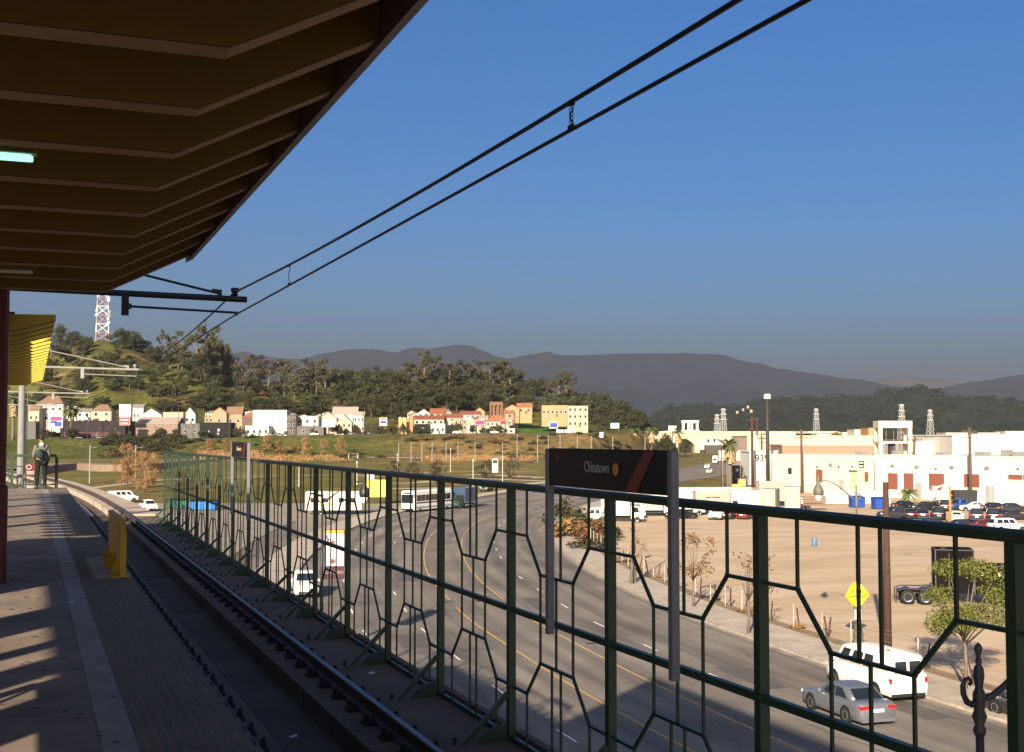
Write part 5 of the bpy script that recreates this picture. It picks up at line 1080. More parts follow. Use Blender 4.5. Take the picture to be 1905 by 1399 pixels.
# concrete frame tower on the warehouse roof
v_ = wv(1665)+10; t = thing('concrete_frame_tower', 'open concrete tower frame standing on the white warehouse roof', 'tower', uv(upx(1665,v_),v_,zt2), -PSI-.06); zz_ = lambda y: zat(y,v_)-zt2; hw = upx(1692,v_)-upx(1665,v_); cm_ = mat('old_concrete',(.52,.42,.33),rough=.9,var=.15,scale=.6)
for sx in (-1,1):
    for y in (0,4.): MB().box(sx*hw-.4,sx*hw+.4,y-.4,y+.4,-.2,zz_(796)).build('leg', cm_, t)
MB().box(-hw-.45,hw+.45,-.45,4.45,zz_(796)+.003,zz_(783)).build('top_tank', cm_, t); MB().box(-hw-.4,hw+.4,-.5,4.5,zz_(825),zz_(821)).build('mid_platform', cm_, t)
for x in (-1.6,.0,1.2,2.): MB().tube([(x,1,-.2),(x,1,zz_(797))], .09, 6).build('pipe', fbm, t)
for k in range(7): MB().tube([(1.2,1,k*.8),(2.,1,k*.8)], .05, 5).build('ladder_rung', fbm, t)
MB().box(-.9,.3,1,2.5,-.1,2.6).build('dark_doorway', blkp, t)
# ---- arched viaduct
v_ = 1020; t = thing('arched_viaduct', 'pale concrete viaduct with arches and pylons in the distance', 'bridge', uv(upx(1300,v_),v_,0), -PSI); q = lambda px: upx(px,v_)-upx(1300,v_); zd = zat(806,v_); cmv = mat('viaduct_concrete',(.50,.38,.26),rough=.9,var=.1,scale=.1)
def arch_poly(a, b, zc, zs): 
    return [(a,-1),(a,zs)] + [((a+b)/2-(b-a)/2*math.cos(x), zs+(zc-zs)*math.sin(x)) for x in np.linspace(.15,math.pi-.15,10)] + [(b,zs),(b,-1)]
out_ = [(q(1215),-1)]
for a,b_ in ((1240,1292),(1302,1352),(1372,1392)): out_ += arch_poly(q(a),q(b_),zat(816,v_),zat(832,v_))
out_ += [(q(1420),-1),(q(1420),zd),(q(1215),zd)]
MB().prism(out_,'y',0,14).build('spandrel_wall', cmv, t); MB().box(q(1200),q(1560),-.6,14.6,zd+.003,zd+1.6).build('parapet', cmv, t)
for px in (1277,1293): 
    p_ = MB(); x = q(px)
    for s_ in (-1,1): p_.box(x+s_*2.2-.9,x+s_*2.2+.9,2,5,zd+1.6,zd+8.5)
    p_.box(x-3.6,x+3.6,1.8,5.2,zd+8.501,zd+10.6); p_.box(x-4.2,x+4.2,1.4,5.6,zd+1.61,zd+2.6); p_.build('pylon', white_w, t)
MB().box(q(1305),q(1345),-22,-14,-1,zat(828,1000)).build('shed_below', mat('dark_shed',(.05,.04,.037)), t)
# houses on the far hills
for k,(px,py,s_) in enumerate(((1372,762,6),(1383,757,5),(1398,760,7),(1392,752,6),(1401,768,5),(1480,779,6),(1494,777,7),(1488,791,9),(1500,783,5),(1705,795,6),(1860,780,7),(1890,787,9),(1665,731,16),(1712,727,10))):
    v_ = 3050 if py > 740 else 3540; x = upx(px,v_); t = thing('hillside_house', ['pale roof lowest of the left cluster on the far hill','pinkish house in the left cluster on the far hill','white house right in the left cluster on the far hill','pink house topmost in the left cluster on the far hill','white house under the left cluster on the far hill','tan house left above the white hillside house','white house in the right cluster on the far hill','largest white house in the right cluster on the far hill','small house at the right of the right cluster','tiny house above the concrete tower on the far hill','tiny pale house at right on the far hill','pale house near the right edge of the far hill','long reddish house on the far hill crest','pale house on the tree-topped crest of the far hill'][k], 'house', uv(x,v_,zat(py+4,v_)), -PSI, 'houses on the far hills'); a = s_/F*v_*.36
    MB().box(-a,a,0,a,-5,a*.55).build('wall', wallm((.3,.25,.22)), t); MB().prism([(-a*1.1,a*.55),(a*1.1,a*.55),(0,a)],'y',-.1,a+.2).build('roof', roofmat((.2,.14,.11)), t)
# ================================================================= PLANTS
def leaf_mesh(name, C, Rr, n_leaf, leaf, m, seed, elong=1.4, flat=0.):
    r = np.random.default_rng(seed); C = np.array(C); k = len(C); idx = r.integers(0, k, n_leaf); Rr = np.array(Rr)
    dv = r.normal(size=(n_leaf,3)); dv /= np.linalg.norm(dv,axis=1)[:,None]; rad = r.random(n_leaf)**.45
    P = C[idx] + dv*rad[:,None]*Rr[idx]
    a = r.normal(size=(n_leaf,3)); a /= np.linalg.norm(a,axis=1)[:,None]; nrm = dv*.7 + r.normal(size=(n_leaf,3))*.6; nrm[:,2] += .25
    b = np.cross(nrm, a); b /= np.linalg.norm(b,axis=1)[:,None]+1e-9; a = np.cross(b, nrm); a /= np.linalg.norm(a,axis=1)[:,None]+1e-9
    s = leaf*(.6+.8*r.random(n_leaf))[:,None]; a = a*s*elong; b = b*s
    V = np.empty((n_leaf,4,3)); V[:,0] = P-a; V[:,1] = P-b*.55+a*.1; V[:,2] = P+a; V[:,3] = P+b*.55+a*.1
    me = bpy.data.meshes.new(name); me.vertices.add(n_leaf*4); me.vertices.foreach_set('co', V.ravel().astype(np.float32)); me.loops.add(n_leaf*4); me.polygons.add(n_leaf)
    me.polygons.foreach_set('loop_start', np.arange(0,n_leaf*4,4,dtype=np.int32)); me.loops.foreach_set('vertex_index', np.arange(n_leaf*4,dtype=np.int32)); me.update(calc_edges=True); me.materials.append(m); return me
def leafmat(name, c, c2, rnd=.25):
    m = mat(name, c, c2=c2, rough=.75, scale=14, rnd=rnd, spec=.2); return m
oakm = leafmat('oak_leaves',(.022,.026,.010),(.05,.05,.019)); eucm = leafmat('eucalyptus_leaves',(.036,.035,.018),(.075,.064,.032)); shm = leafmat('scrub_leaves',(.034,.042,.014),(.068,.072,.024)); dry = leafmat('dry_orange_twigs',(.22,.12,.045),(.36,.21,.09),.15); redb = leafmat('reddish_leaves',(.11,.055,.024),(.20,.115,.05)); ylg = leafmat('yellow_green_leaves',(.06,.07,.013),(.135,.135,.028)); palmm = leafmat('palm_fronds',(.06,.085,.03),(.12,.14,.05)); bark = mat('grey_bark',(.13,.10,.075),rough=.95,var=.25,scale=6); barkd = mat('dark_bark',(.1,.075,.055),rough=.95,var=.25,scale=6); dryp = mat('dead_palm_fronds',(.3,.2,.1),c2=(.4,.28,.15),scale=8,rough=.95)
def trunk_mesh(seed, h, spread, m, limbs=5, r=.022, base=0.):
    rr = random.Random(seed); mb = MB(); pts = [(0,0,-.06),(rr.uniform(-.02,.02),rr.uniform(-.02,.02),h*.5),(rr.uniform(-.04,.04),rr.uniform(-.04,.04),h)]
    mb.tube(pts,[r*1.3,r,r*.7],7)
    for k in range(limbs):
        a = rr.uniform(0,6.28); l = spread*rr.uniform(.6,1); z0 = h*rr.uniform(.6,1.); p0 = Vector(pts[1]).lerp(Vector(pts[2]),max(0,(z0/h-.5)*2)); p2 = p0+Vector((math.cos(a)*l,math.sin(a)*l,l*rr.uniform(.5,1.3))); pm_ = p0.lerp(p2,.5)+Vector((0,0,-.03))
        mb.tube([p0,pm_,p2],[r*.55,r*.4,r*.15],5)
    return mb.mesh('trunk', m, True)
PROTO = {'oak':[], 'euc':[], 'shrub':[], 'pine':[]}
for s_ in range(5):
    r = np.random.default_rng(40+s_)
    C = []; Rr = []
    for k in range(28):
        d_ = r.normal(size=3); d_ /= np.linalg.norm(d_); d_[2] = d_[2]*.95; q_ = r.uniform(.45,1.0); C.append((d_[0]*.38*q_, d_[1]*.38*q_, .52+d_[2]*.38*q_)); Rr.append([r.uniform(.10,.2)]*2+[r.uniform(.07,.15)])
    PROTO['oak'].append((trunk_mesh(s_, .42,.3,barkd), leaf_mesh('crown',C,Rr,3000,.023,oakm,s_)))
    C = []; Rr = []
    for k in range(24):
        z = r.uniform(.2,.97); w_ = .26*(1-abs(z-.6)*1.3); a = r.uniform(0,6.28); q_ = r.uniform(.3,1); C.append((math.cos(a)*w_*q_*1.2, math.sin(a)*w_*q_*1.2, z)); Rr.append([r.uniform(.06,.12)]*2+[r.uniform(.04,.085)])
    PROTO['euc'].append((trunk_mesh(20+s_, .72,.2,bark,7,.018), leaf_mesh('crown',C,Rr,2500,.019,eucm,50+s_)))
    C = []; Rr = []
    for k in range(12): a = r.uniform(0,6.28); q_ = r.uniform(0,.45); C.append((math.cos(a)*q_,math.sin(a)*q_,r.uniform(.2,.62)*(1-q_*.8))); Rr.append([r.uniform(.14,.24)]*2+[r.uniform(.1,.24)])
    PROTO['shrub'].append((trunk_mesh(60+s_, .3,.2,barkd,4,.02), leaf_mesh('foliage',C,Rr,800,.045,shm,70+s_)))
farl = leafmat('far_hill_leaves',(.012,.02,.015),(.026,.034,.024))
MATV = {}
def alt(me, m):
    k = (me.name, m.name)
    if k not in MATV: c = me.copy(); c.materials[0] = m; MATV[k] = c
    return MATV[k]
def tree(kind, label, loc, h, w, seed, group, m=None, name=None, cat='tree'):
    tr, cr = PROTO[kind][seed % 5]; t = thing(name or {'oak':'oak_tree','euc':'eucalyptus_tree','shrub':'shrub'}[kind], label, cat, loc, (seed*1.7) % 6.28, group); t.scale = (w, w, h)
    link('trunk' if kind != 'shrub' else 'stem', tr, t); link('crown' if kind != 'shrub' else 'foliage', alt(cr, m) if m else cr, t); return t
def hill_v(px, y):
    v1 = interp(px, V1); v = v1+62
    while v < V3:
        z = height(px, v); 
        if z >= zat(y, v)-.3: return v
        v += 6
    return V3-4
def side(px):
    for a,b_,s_ in ((-500,100,'at the far left above the station canopy'),(100,200,'below the radio tower'),(200,300,'right of the radio tower'),(300,440,'in the tall grove over the overhead wires'),(440,560,'above the orange roofed hall'),(560,700,'above the large cream house'),(700,800,'left above the red tile roofs'),(800,900,'above the red tile roofs'),(900,1000,'above the brown tower'),(1000,1090,'behind the orange terrace'),(1090,1300,'at the right foot of the hill')):
        if a <= px < b_: return s_
EXPL = [ # px, top, base, width px, kind
 (20,640,680,50,'oak'),(60,625,668,44,'oak'),(112,601,652,34,'oak'),(134,612,655,36,'oak'),(150,625,660,30,'oak'),(92,630,690,40,'euc'),(160,622,650,26,'oak'),(222,609,650,44,'oak'),(246,612,652,40,'oak'),(262,628,655,34,'oak'),(297,612,640,14,'euc'),(315,622,690,36,'euc'),(338,615,694,44,'euc'),(362,622,700,46,'euc'),(384,608,706,44,'euc'),(400,606,712,40,'euc'),(412,630,712,48,'oak'),(425,655,716,50,'oak'),(330,640,688,52,'oak'),(285,640,672,40,'oak'),(305,646,676,40,'oak'),(395,650,700,56,'oak'),(365,655,704,50,'oak'),
 (452,668,760,44,'euc'),(476,660,730,44,'euc'),(500,672,736,46,'euc'),(528,668,738,44,'euc'),(548,676,745,50,'euc'),(570,668,730,40,'euc'),(588,676,740,44,'euc'),(604,666,742,46,'euc'),(625,680,738,50,'oak'),(650,684,738,50,'oak'),(680,680,742,54,'oak'),(710,676,738,54,'oak'),(735,680,745,50,'oak'),(760,672,740,46,'euc'),(790,652,725,40,'euc'),(812,664,722,40,'euc'),(834,676,722,44,'euc'),(850,670,718,36,'euc'),(872,676,716,36,'euc'),(888,668,716,30,'euc'),(912,672,730,46,'euc'),(930,670,732,40,'euc'),(948,672,736,48,'euc'),(960,690,738,44,'oak'),(990,704,745,46,'oak'),(1008,698,748,40,'oak'),(1022,706,752,26,'euc'),(1040,692,752,44,'euc'),(1054,690,755,36,'euc'),(1068,728,756,40,'oak'),(1050,735,758,40,'oak'),
 (1096,724,770,44,'oak'),(1118,722,778,50,'oak'),(1140,738,790,56,'oak'),(1165,742,798,54,'oak'),(1182,756,806,46,'oak'),(1196,770,812,36,'oak'),(1110,750,792,46,'oak'),(1150,765,806,40,'oak'),(1215,782,815,26,'oak'),(1126,770,800,40,'oak'),
 (640,700,752,50,'oak'),(700,700,756,56,'oak'),(740,706,768,60,'oak'),(770,712,765,56,'oak'),(800,706,760,60,'oak'),(830,704,762,60,'oak'),(850,712,765,50,'oak'),(880,704,758,50,'oak'),(905,708,752,44,'oak'),(780,735,772,50,'oak'),(720,735,782,50,'oak'),(690,728,778,50,'oak'),(745,742,790,46,'oak'),(870,735,765,40,'oak'),(900,735,768,36,'oak'),
 (378,720,765,50,'oak'),(398,722,768,56,'oak'),(420,728,766,40,'oak'),(300,742,765,44,'oak'),(320,745,766,40,'oak'),(560,742,776,46,'oak'),(590,738,772,56,'oak'),(530,735,770,46,'oak'),(500,738,775,46,'oak'),(655,745,775,44,'oak')]
seed = 0; cnt = {}
for px, yt, yb, wp, kd in EXPL:
    v = hill_v(px, yb); seed += 1; u = upx(px, v); z = height(px, v)-.5; h_ = max(6., zat(yt, v)-z); w_ = wp/F*v*(1.25 if kd == 'oak' else 1.9)
    tree(kd, f'{"tall open eucalyptus" if kd=="euc" else "dense dark evergreen tree"} on the hill {side(px)}', uv(u,v,z), h_, w_, seed, 'trees on the hill ' + side(px))
rr = random.Random(3)
for k in range(185):
    px = rr.choice([rr.uniform(-40,440), rr.uniform(440,1100)]); yc = interp(px,YCREST); y = rr.uniform(yc+8, 772); v = hill_v(px,y); seed += 1
    if px < 300 and rr.random() < .2: continue
    h_ = rr.uniform(9,17); w_ = h_*rr.uniform(.8,1.25)
    tree('oak' if rr.random() < .7 else 'euc', f'mid-sized tree on the hill slope {side(px)}', uv(upx(px,v),v,height(px,v)-.5), h_, w_, seed, 'slope trees ' + side(px), oakm if rr.random() < .5 else shm)
for k in range(190):
    px = rr.uniform(-40,1100); yc = interp(px,YCREST); y = rr.uniform(yc+6, 775); v = hill_v(px,y); seed += 1; h_ = rr.uniform(3,6.5); w_ = h_*rr.uniform(1.3,2.2)
    tree('shrub', f'rounded scrub bush on the hill slope {side(px)}', uv(upx(px,v),v,height(px,v)-.4), h_, w_, seed, 'scrub bushes ' + side(px), rr.choice([None,oakm,redb,eucm]), cat='bush')
for k in range(120):
    px = rr.uniform(50,960); v = rr.uniform(702,750); seed += 1; h_ = rr.uniform(3.,7.5)
    zl = 'at the far left' if px < 250 else 'near the mural building' if px < 450 else 'near the white blocks' if px < 700 else 'among the red tile roofs'
    tree('oak', f'small garden tree between the houses {zl}', uv(upx(px,v),v,height(px,v)-.3), h_, h_*rr.uniform(.8,1.2), seed, 'garden trees '+zl, rr.choice([oakm,shm,eucm]))
# bank below the upper street
def bside(px):
    return 'on the left bank' if px < 480 else 'on the green bank' if px < 760 else 'on the brown bank' if px < 1120 else 'at the right end of the bank'
for k in range(150):
    px = rr.choice([rr.uniform(190,330), rr.uniform(330,760), rr.uniform(760,1240), rr.uniform(820,1240)]); t_ = rr.random(); v = interp(px,V0)-25+t_*80; seed += 1; h_ = rr.uniform(1.6,4.2); w_ = h_*rr.uniform(1.5,2.6)
    if 560 < px < 760 and t_ > .6: continue
    tree('shrub', f'low bush {bside(px)} below the upper street', uv(upx(px,v),v,height(px,v)-.3), h_, w_, seed, 'bushes ' + bside(px), rr.choice([None,eucm,redb,eucm]) if px > 700 or px < 330 else rr.choice([None,oakm]), cat='bush')
for k in range(34):
    px = rr.uniform(195,345); v = rr.uniform(655,698); seed += 1; h_ = rr.uniform(4,7.5)
    tree('shrub', 'tall grey-green bush massed on the left bank below the red sign board', uv(upx(px,v),v,height(px,v)-.5), h_, h_*rr.uniform(1.3,1.9), seed, 'tall bushes on the left bank', rr.choice([eucm,oakm]), cat='bush')
# dry reeds: nobody could count them
C = []; Rr = []
for k in range(150):
    px = rr.choice([rr.uniform(372,480), rr.uniform(372,480), rr.uniform(480,640), rr.uniform(800,940), rr.uniform(800,1000)]); v = rr.uniform(560,645); p = uv(upx(px,v),v,height(px,v)); C.append((p.x,p.y,p.z+(1.6 if px < 480 else .6))); Rr.append((6,4,3.0 if px < 480 else 1.0))
me = leaf_mesh('dry_reeds', C, Rr, 30000, .16, dry, 5, 4.); tag(link('dry_reeds', me), 'dry orange reeds and weeds along the foot of the bank', 'reeds', kind='stuff')
# orange winter trees in the park
PO = []
for s_ in range(3):
    r = np.random.default_rng(90+s_); C = []; Rr = []
    for k in range(40): z = r.uniform(.10,.93); a = r.uniform(0,6.28); q_ = .17*(1-abs(z-.42)*1.25)*r.random()**.6; C.append((math.cos(a)*q_*1.5,math.sin(a)*q_*1.5,z)); Rr.append((.06,.06,.09))
    me = leaf_mesh('crown', C, Rr, 3000, .0065, dry, 99+s_, 4.5); PO.append((trunk_mesh(90+s_, .85, .16, bark, 9, .012), me))
for k,(px,yb,yt,wp,lb) in enumerate(((237,909,822,46,'orange leafless tree nearest the guideway, left of a pair'),(268,916,838,46,'orange leafless tree right of the nearest pair'),(285,905,842,30,'thin orange tree behind the nearest pair'),(568,852,811,24,'orange poplar-like tree, left of three on the bank'),(603,852,818,24,'paler orange tree, middle of three on the bank'),(633,851,811,22,'orange poplar-like tree, right of three on the bank'),(520,851,818,26,'thin orange tree left of the three on the bank'),(497,850,815,20,'thin orange tree near the upper sign post'),(545,850,826,20,'small orange tree between the thin ones'),(390,853,815,40,'orange tree behind the left end of the lattice fence'),(425,852,818,40,'orange tree behind the far station sign'),(952,892,842,30,'bare brownish tree in the park by the curved path'),(812,890,858,34,'small brownish tree on the lawn left of the banner'),(905,890,856,46,'broad brownish tree on the lawn near the banner'),(768,893,860,34,'small brownish tree on the lawn far from the path'),(735,888,856,30,'thin tree at the left of the lawn'))):
    u,v = Guv(px,yb,0 if yb > 870 else 2.); t = thing('winter_tree', lb, 'tree', uv(u,v,height(px,v) if v > 420 else 0), k*1.3, 'orange winter trees in the park'); h_ = (yb-yt)/F*v; w_ = wp/F*v*2.3; t.scale = (w_,w_,h_)
    a,b_ = PO[k%3]; link('trunk', a, t); link('crown', alt(b_, eucm) if 730 < px < 960 else b_, t)
# palms
def palm(label, loc, h, r, tr=.25, skirt=True, n=34, m=palmm, fan=False):
    t = thing('palm_tree', label, 'palm', loc, 0, None); MB().lathe([(tr*1.4,-.5),(tr*1.1,h*.2),(tr,h*.6),(tr,h)],9).build('trunk', bark, t, True); cr = MB(); rr_ = random.Random(int(h*77+loc.x))
    for k in range(n):
        a = rr_.uniform(0,6.28); e = rr_.uniform(-.6,1.3); l = r*rr_.uniform(.75,1.1); d_ = Vector((math.cos(a),math.sin(a),0)); sd_ = Vector((-d_.y,d_.x,0)); P = []
        for i in range(6):
            s_ = i/5; P.append(Vector((0,0,h)) + d_*l*s_*math.cos(e*(1-s_*.5)) + Vector((0,0,l*(math.sin(e)*s_-.55*s_*s_))))
        for i in range(5):
            w0,w1 = r*.10*math.sin(.3+2.6*i/5), r*.10*math.sin(.3+2.6*(i+1)/5)
            cr.quad(P[i]+sd_*w0-Vector((0,0,w0*.7)), P[i], P[i+1], P[i+1]+sd_*w1-Vector((0,0,w1*.7))); cr.quad(P[i]-sd_*w0-Vector((0,0,w0*.7)), P[i], P[i+1], P[i+1]-sd_*w1-Vector((0,0,w1*.7)))
    cr.build('fronds', m, t)
    if skirt:
        sk = MB()
        for k in range(90):
            a = rr_.uniform(0,6.28); z = h-rr_.uniform(.1,.42)*h*.8; d_ = Vector((math.cos(a),math.sin(a),0)); sd_ = Vector((-d_.y,d_.x,0)); p = Vector((0,0,z))+d_*tr; q_ = p+d_*r*.42+Vector((0,0,-r*.6)); sk.quad(p-sd_*.05*r,p+sd_*.05*r,q_+sd_*.1*r,q_-sd_*.1*r)
        sk.build('dead_skirt', dryp, t)
    return t
def hz(px, v): return height(px, v)
palm('fan palm with shaggy skirt beside the road, near the white banners', G(1358,905), 10.8, 2.6, .5, n=60)
palm('small fan palm against the white warehouse', G(1690,938), 2.0, 2.2, .2, False, n=40)
v=716; palm('tall date palm between the white houses on the upper street', uv(upx(131,v),v,hz(131,v)), 17, 6.5, .5, False, n=60)
v=690; palm('shaggy palm trunk beside the stout grey mast', uv(upx(24,v),v,hz(24,v)), 23, 4, .8)
for px,yb,yt,lb in ((1180,838,796,'palm left in the clump before the bridge'),(1212,838,795,'palm in the middle of the clump before the bridge'),(1262,838,797,'slim palm right of the clump before the bridge')):
    v = 760; z = 1.; palm(lb, uv(upx(px,v),v,z), zat(yt+5,v)-z, 4.5, .35, n=40)
for px,yb,yt,wp,m_ in ((1160,838,800,50,eucm),(1195,838,805,44,shm),(1225,840,802,36,eucm),(1250,842,812,30,oakm),(1275,842,806,22,oakm),(1240,835,788,30,oakm)):
    v = 800; seed += 1; tree('oak','bushy tree before the bridge, by the palms', uv(upx(px,v),v,0), (yb-yt)/F*v, wp/F*v*1.2, seed, 'trees before the bridge', m_)
u_,v_ = Guv(1395,893); tree('oak','dark green tree left of the 939 block', uv(u_,v_,0), 6.5, 6.5, 3, None)
for k in range(16):
    px = rr.uniform(1530,1905); v = rr.uniform(560,1400); seed += 1; tree('oak', 'dark tree among the distant low roofs', uv(upx(px,v),v,0), rr.uniform(9,15)+v*.004, rr.uniform(10,18), seed, 'trees among the distant roofs', rr.choice([oakm,redb]))
# crest trees on far hills
for k,(px,yt,wp) in enumerate(((1568,730,10),(1580,733,8),(1640,722,12),(1652,720,12),(1700,717,12),(1712,712,14),(1722,716,12),(1740,722,14),(1755,726,12),(1820,734,14),(1836,734,12),(1880,737,18),(1420,740,12),(1440,738,12),(1500,736,14),(1470,740,12),(1300,748,10),(1345,753,8))):
    v = 3590; seed += 1; z = zat(interp(px,PR2),v)-6; tree('oak','dark tree crowning the far hill skyline', uv(upx(px,v),v,z), zat(yt,v)-z, wp/F*v*1.6, seed, 'skyline trees on the far hills', farl)
C = []; Rr = []
for k in range(420):
    px = rr.uniform(1225,1960); v = 3590-1250*rr.random()**1.1; t_ = 1-(3600-v)/1300; zc = zat(interp(px,PR2),3600); p = uv(upx(px,v),v,-3+(zc+3)*t_**.9); h_ = rr.uniform(7,13); C.append((p.x,p.y,p.z+h_*.6)); Rr.append((h_*1.1,h_*1.1,h_*.8))
tag(link('far_wood', leaf_mesh('far_wood', C, Rr, 26000, 2.2, farl, 8)), 'dark woodland scattered over the far hills', 'woodland', kind='stuff')
# street trees near the lot
def street_tree(label, loc, h, w, seed, leaf_m, n, leaf, bare=False):
    r = np.random.default_rng(seed); C = []; Rr = []
    nb_ = 24 if n > 1000 else 13
    for k in range(nb_): a = r.uniform(0,6.28); q_ = r.uniform(.08,.42); C.append((math.cos(a)*q_*w,math.sin(a)*q_*w,h*r.uniform(.46,.93))); Rr.append((w*.15,w*.15,h*.085))
    t = thing('street_tree', label, 'tree', loc, seed); tm = MB(); rr_ = random.Random(seed); top = Vector((0,0,h*.42)); tm.tube([(0,0,-.1),(.05,.02,h*.2),tuple(top)],[.11,.08,.06],8)
    for c in C: c = Vector(c); md = top.lerp(c,.5)+Vector((0,0,-.15)); tm.tube([top*rr_.uniform(.75,1),md,c],[.04,.025,.008],5)
    for c in C:
        for _ in range(4): q2 = Vector(c)+Vector((rr_.uniform(-.5,.5),rr_.uniform(-.5,.5),rr_.uniform(-.1,.6)))*w*.18; tm.tube([Vector(c),q2],[.01,.004],4)
    tm.build('trunk', bark, t, True); link('crown', leaf_mesh('crown',C,Rr,n,leaf,leaf_m,seed), t); return t
street_tree('leafy yellow-green street tree in front of the black semi truck', G(1796,1281,.14), 6.3, 5.6, 11, ylg, 8000, .06)
street_tree('slender street tree with few reddish leaves at the lot edge', G(1392,1178,.14), 5.2, 3.4, 12, redb, 160, .09)
street_tree('sparse reddish street tree right of the station sign', G(1290,1128,.14), 5.4, 3.4, 13, redb, 330, .10)
street_tree('sparse street tree half hidden by the right sign post', G(1176,1086,.14), 4.6, 3.0, 14, redb, 130, .09)
for k,(px,yb,h_,w_,m_) in enumerate(((1062,1000,4.4,6.4,redb),(1085,990,4.2,6.5,shm),(1110,1005,3.8,5.5,redb),(1050,975,5,6,eucm),(1130,1002,2.6,5,shm),(1095,1022,2.2,5,eucm))):
    seed += 1; tree('shrub', ['tall reddish bush at the curve of the sidewalk','yellow-green bush behind the reddish one','reddish bush in front of the white van','tall bush farthest back at the sidewalk curve','low green bush by the food truck','low reddish bush nearest the sidewalk curve'][k], G(px,yb,.03), h_, w_, seed, 'bushes at the sidewalk curve', m_, cat='bush')
for k in range(26):
    i = min(range(len(RL)), key=lambda q: abs(ARC[q]-rr.uniform(85,190))); p = offp(i, rr.uniform(14.4,15.6)); seed += 1; tree('shrub','dry weed tuft along the chain-link fence', uv(p.x,p.y,.03), rr.uniform(.25,.6), rr.uniform(.6,1.2), seed, 'weed tufts along the lot fence', rr.choice([redb,eucm,dry]), cat='weed')
# ================================================================= STREET FURNITURE
iron = mat('black_iron_with_lamp_shade',(.018,.017,.018),rough=.5,var=.2); ironl = mat('lamp_grey_green_iron',(.10,.10,.075),rough=.6,var=.15); bowl = mat('lamp_glass_bowl',(.55,.53,.48),rough=.3)  # dark iron also carries the shade on the lamp below the platform
def street_lamp(label, loc, ang, m, H=9.1, banner=None):
    t = thing('street_lamp', label, 'street lamp', loc, ang, 'ornate street lamps')
    MB().lathe([(.36,0),(.36,.12),(.27,.2),(.30,.5),(.22,.75),(.26,.95),(.17,1.15),(.13,1.35),(.15,1.42),(.1,1.55)],14).build('base', m, t, True)
    MB().lathe([(.1,1.5),(.075,4),(.055,H-1.25)],12).build('shaft', m, t, True)
    MB().lathe([(.055,H-1.26),(.085,H-1.2),(.085,H-1.14),(.06,H-1.1),(.1,H-.98),(.07,H-.9),(.085,H-.8),(.085,H-.68),(.05,H-.6),(.075,H-.45),(.065,H-.34),(.032,H-.28),(.045,H-.24),(.028,H-.19),(.058,H-.09),(.04,H-.03),(.008,H)],12).build('finial', m, t, True)
    MB().tube([(-.05,0,H-.78),(-.12,0,H-.82),(-.19,0,H-.78),(-.24,0,H-.68),(-.25,0,H-.56),(-.21,0,H-.48),(-.15,0,H-.47),(-.12,0,H-.52),(-.15,0,H-.56)],[.035,.045,.045,.042,.036,.032,.028,.028,.03],8).build('scroll', m, t, True)
    MB().tube([(.05,0,H-.76),(.2,0,H-.72),(.4,0,H-.6),(.7,0,H-.36),(1.1,0,H-.02),(1.5,0,H+.2),(1.9,0,H+.31),(2.2,0,H+.32),(2.32,0,H+.25)],[.04,.045,.05,.04,.035,.032,.03,.03,.03],8).build('arm', m, t, True)
    l_ = MB().lathe([(.015,.62),(.045,.56),(.02,.48),(.09,.40),(.11,.33),(.07,.26),(.10,.2),(.13,.08),(.23,-.08),(.30,-.3),(.27,-.5),(.21,-.56)],12,(2.32,0,H)).build('lantern', m, t, True); MB().lathe([(.205,-.565),(.2,-.7),(.13,-.86),(.02,-.93)],12,(2.32,0,H)).build('glass_bowl', bowl, l_, True)
    return t
u6 = Guv(1820,1215,9.1)
street_lamp('ornate street lamp close below the platform at right, its shade put into the dark colour', uv(u6[0],u6[1],.14), ang_uv(R(75)), iron)
lpA = G(1597,1196,.14); street_lamp('grey ornate street lamp carrying the yellow diamond sign', lpA, ang_uv(R(-98)), ironl)
lb_ = uv(*Guv(600,905,9.3),.14); lampB = street_lamp('dark ornate street lamp with a picture banner beyond the lattice fence', lb_, ang_uv(R(80)), iron)
street_lamp('ornate lamp at the sidewalk curve behind the station sign', G(1178,1083,.14), ang_uv(R(-90)), ironl)
# banner hanging on the lamp
t = thing('street_banner', 'lamp post banner with pale figures over a dark red band', 'banner', lb_+Vector((0,0,0)), -PSI, None); bz = 6.75
MB().box(.16,1.22,-.02,.02,bz-2.0,bz-.2).build('picture', mat('banner_picture',(.62,.58,.62),c2=(.75,.70,.62),scale=1.5,rough=.7), t)
for (x,z,sx_,sz_,c_) in ((.4,bz-1.0,.18,.5,(.7,.62,.5)),(.85,bz-1.1,.2,.55,(.74,.68,.6)),(.62,bz-.75,.14,.16,(.4,.04,.07)),(.9,bz-.8,.1,.1,(.6,.35,.12)),(.38,bz-.6,.12,.12,(.05,.03,.05)),(1.05,bz-.8,.09,.4,(.4,.3,.55)),(.25,bz-.4,.1,.14,(.12,.12,.35)),(.6,bz-1.75,.14,.14,(.2,.04,.05))):
    o = MB().lathe([(.02,-.004),(1,-.004),(1,.004),(.02,.004)],12).build('printed_shape', mat('print_%d%d'%(int(x*100),int(-z*10)%97), c_), t); o.location = (x,-.026,z); o.rotation_euler = (R(90),0,0); o.scale = (sx_,sz_,1)
MB().box(.16,1.22,-.022,.022,bz-2.7,bz-2.003).build('title_band', mat('dark_maroon_print',(.05,.012,.018)), t); lettering('ZARUERO', .23, mat('band_lettering',(.3,.25,.24)), t, (.69,-.03,bz-2.36), (R(90),0,0), .002)
MB().box(.16,1.22,-.02,.02,bz-.197,bz-.0).build('header_band', mat('orange_print',(.6,.25,.05)), t)
for z in (bz,bz-2.7): MB().tube([(0,0,z),(1.25,0,z)],.025,6).build('bracket', iron, t)
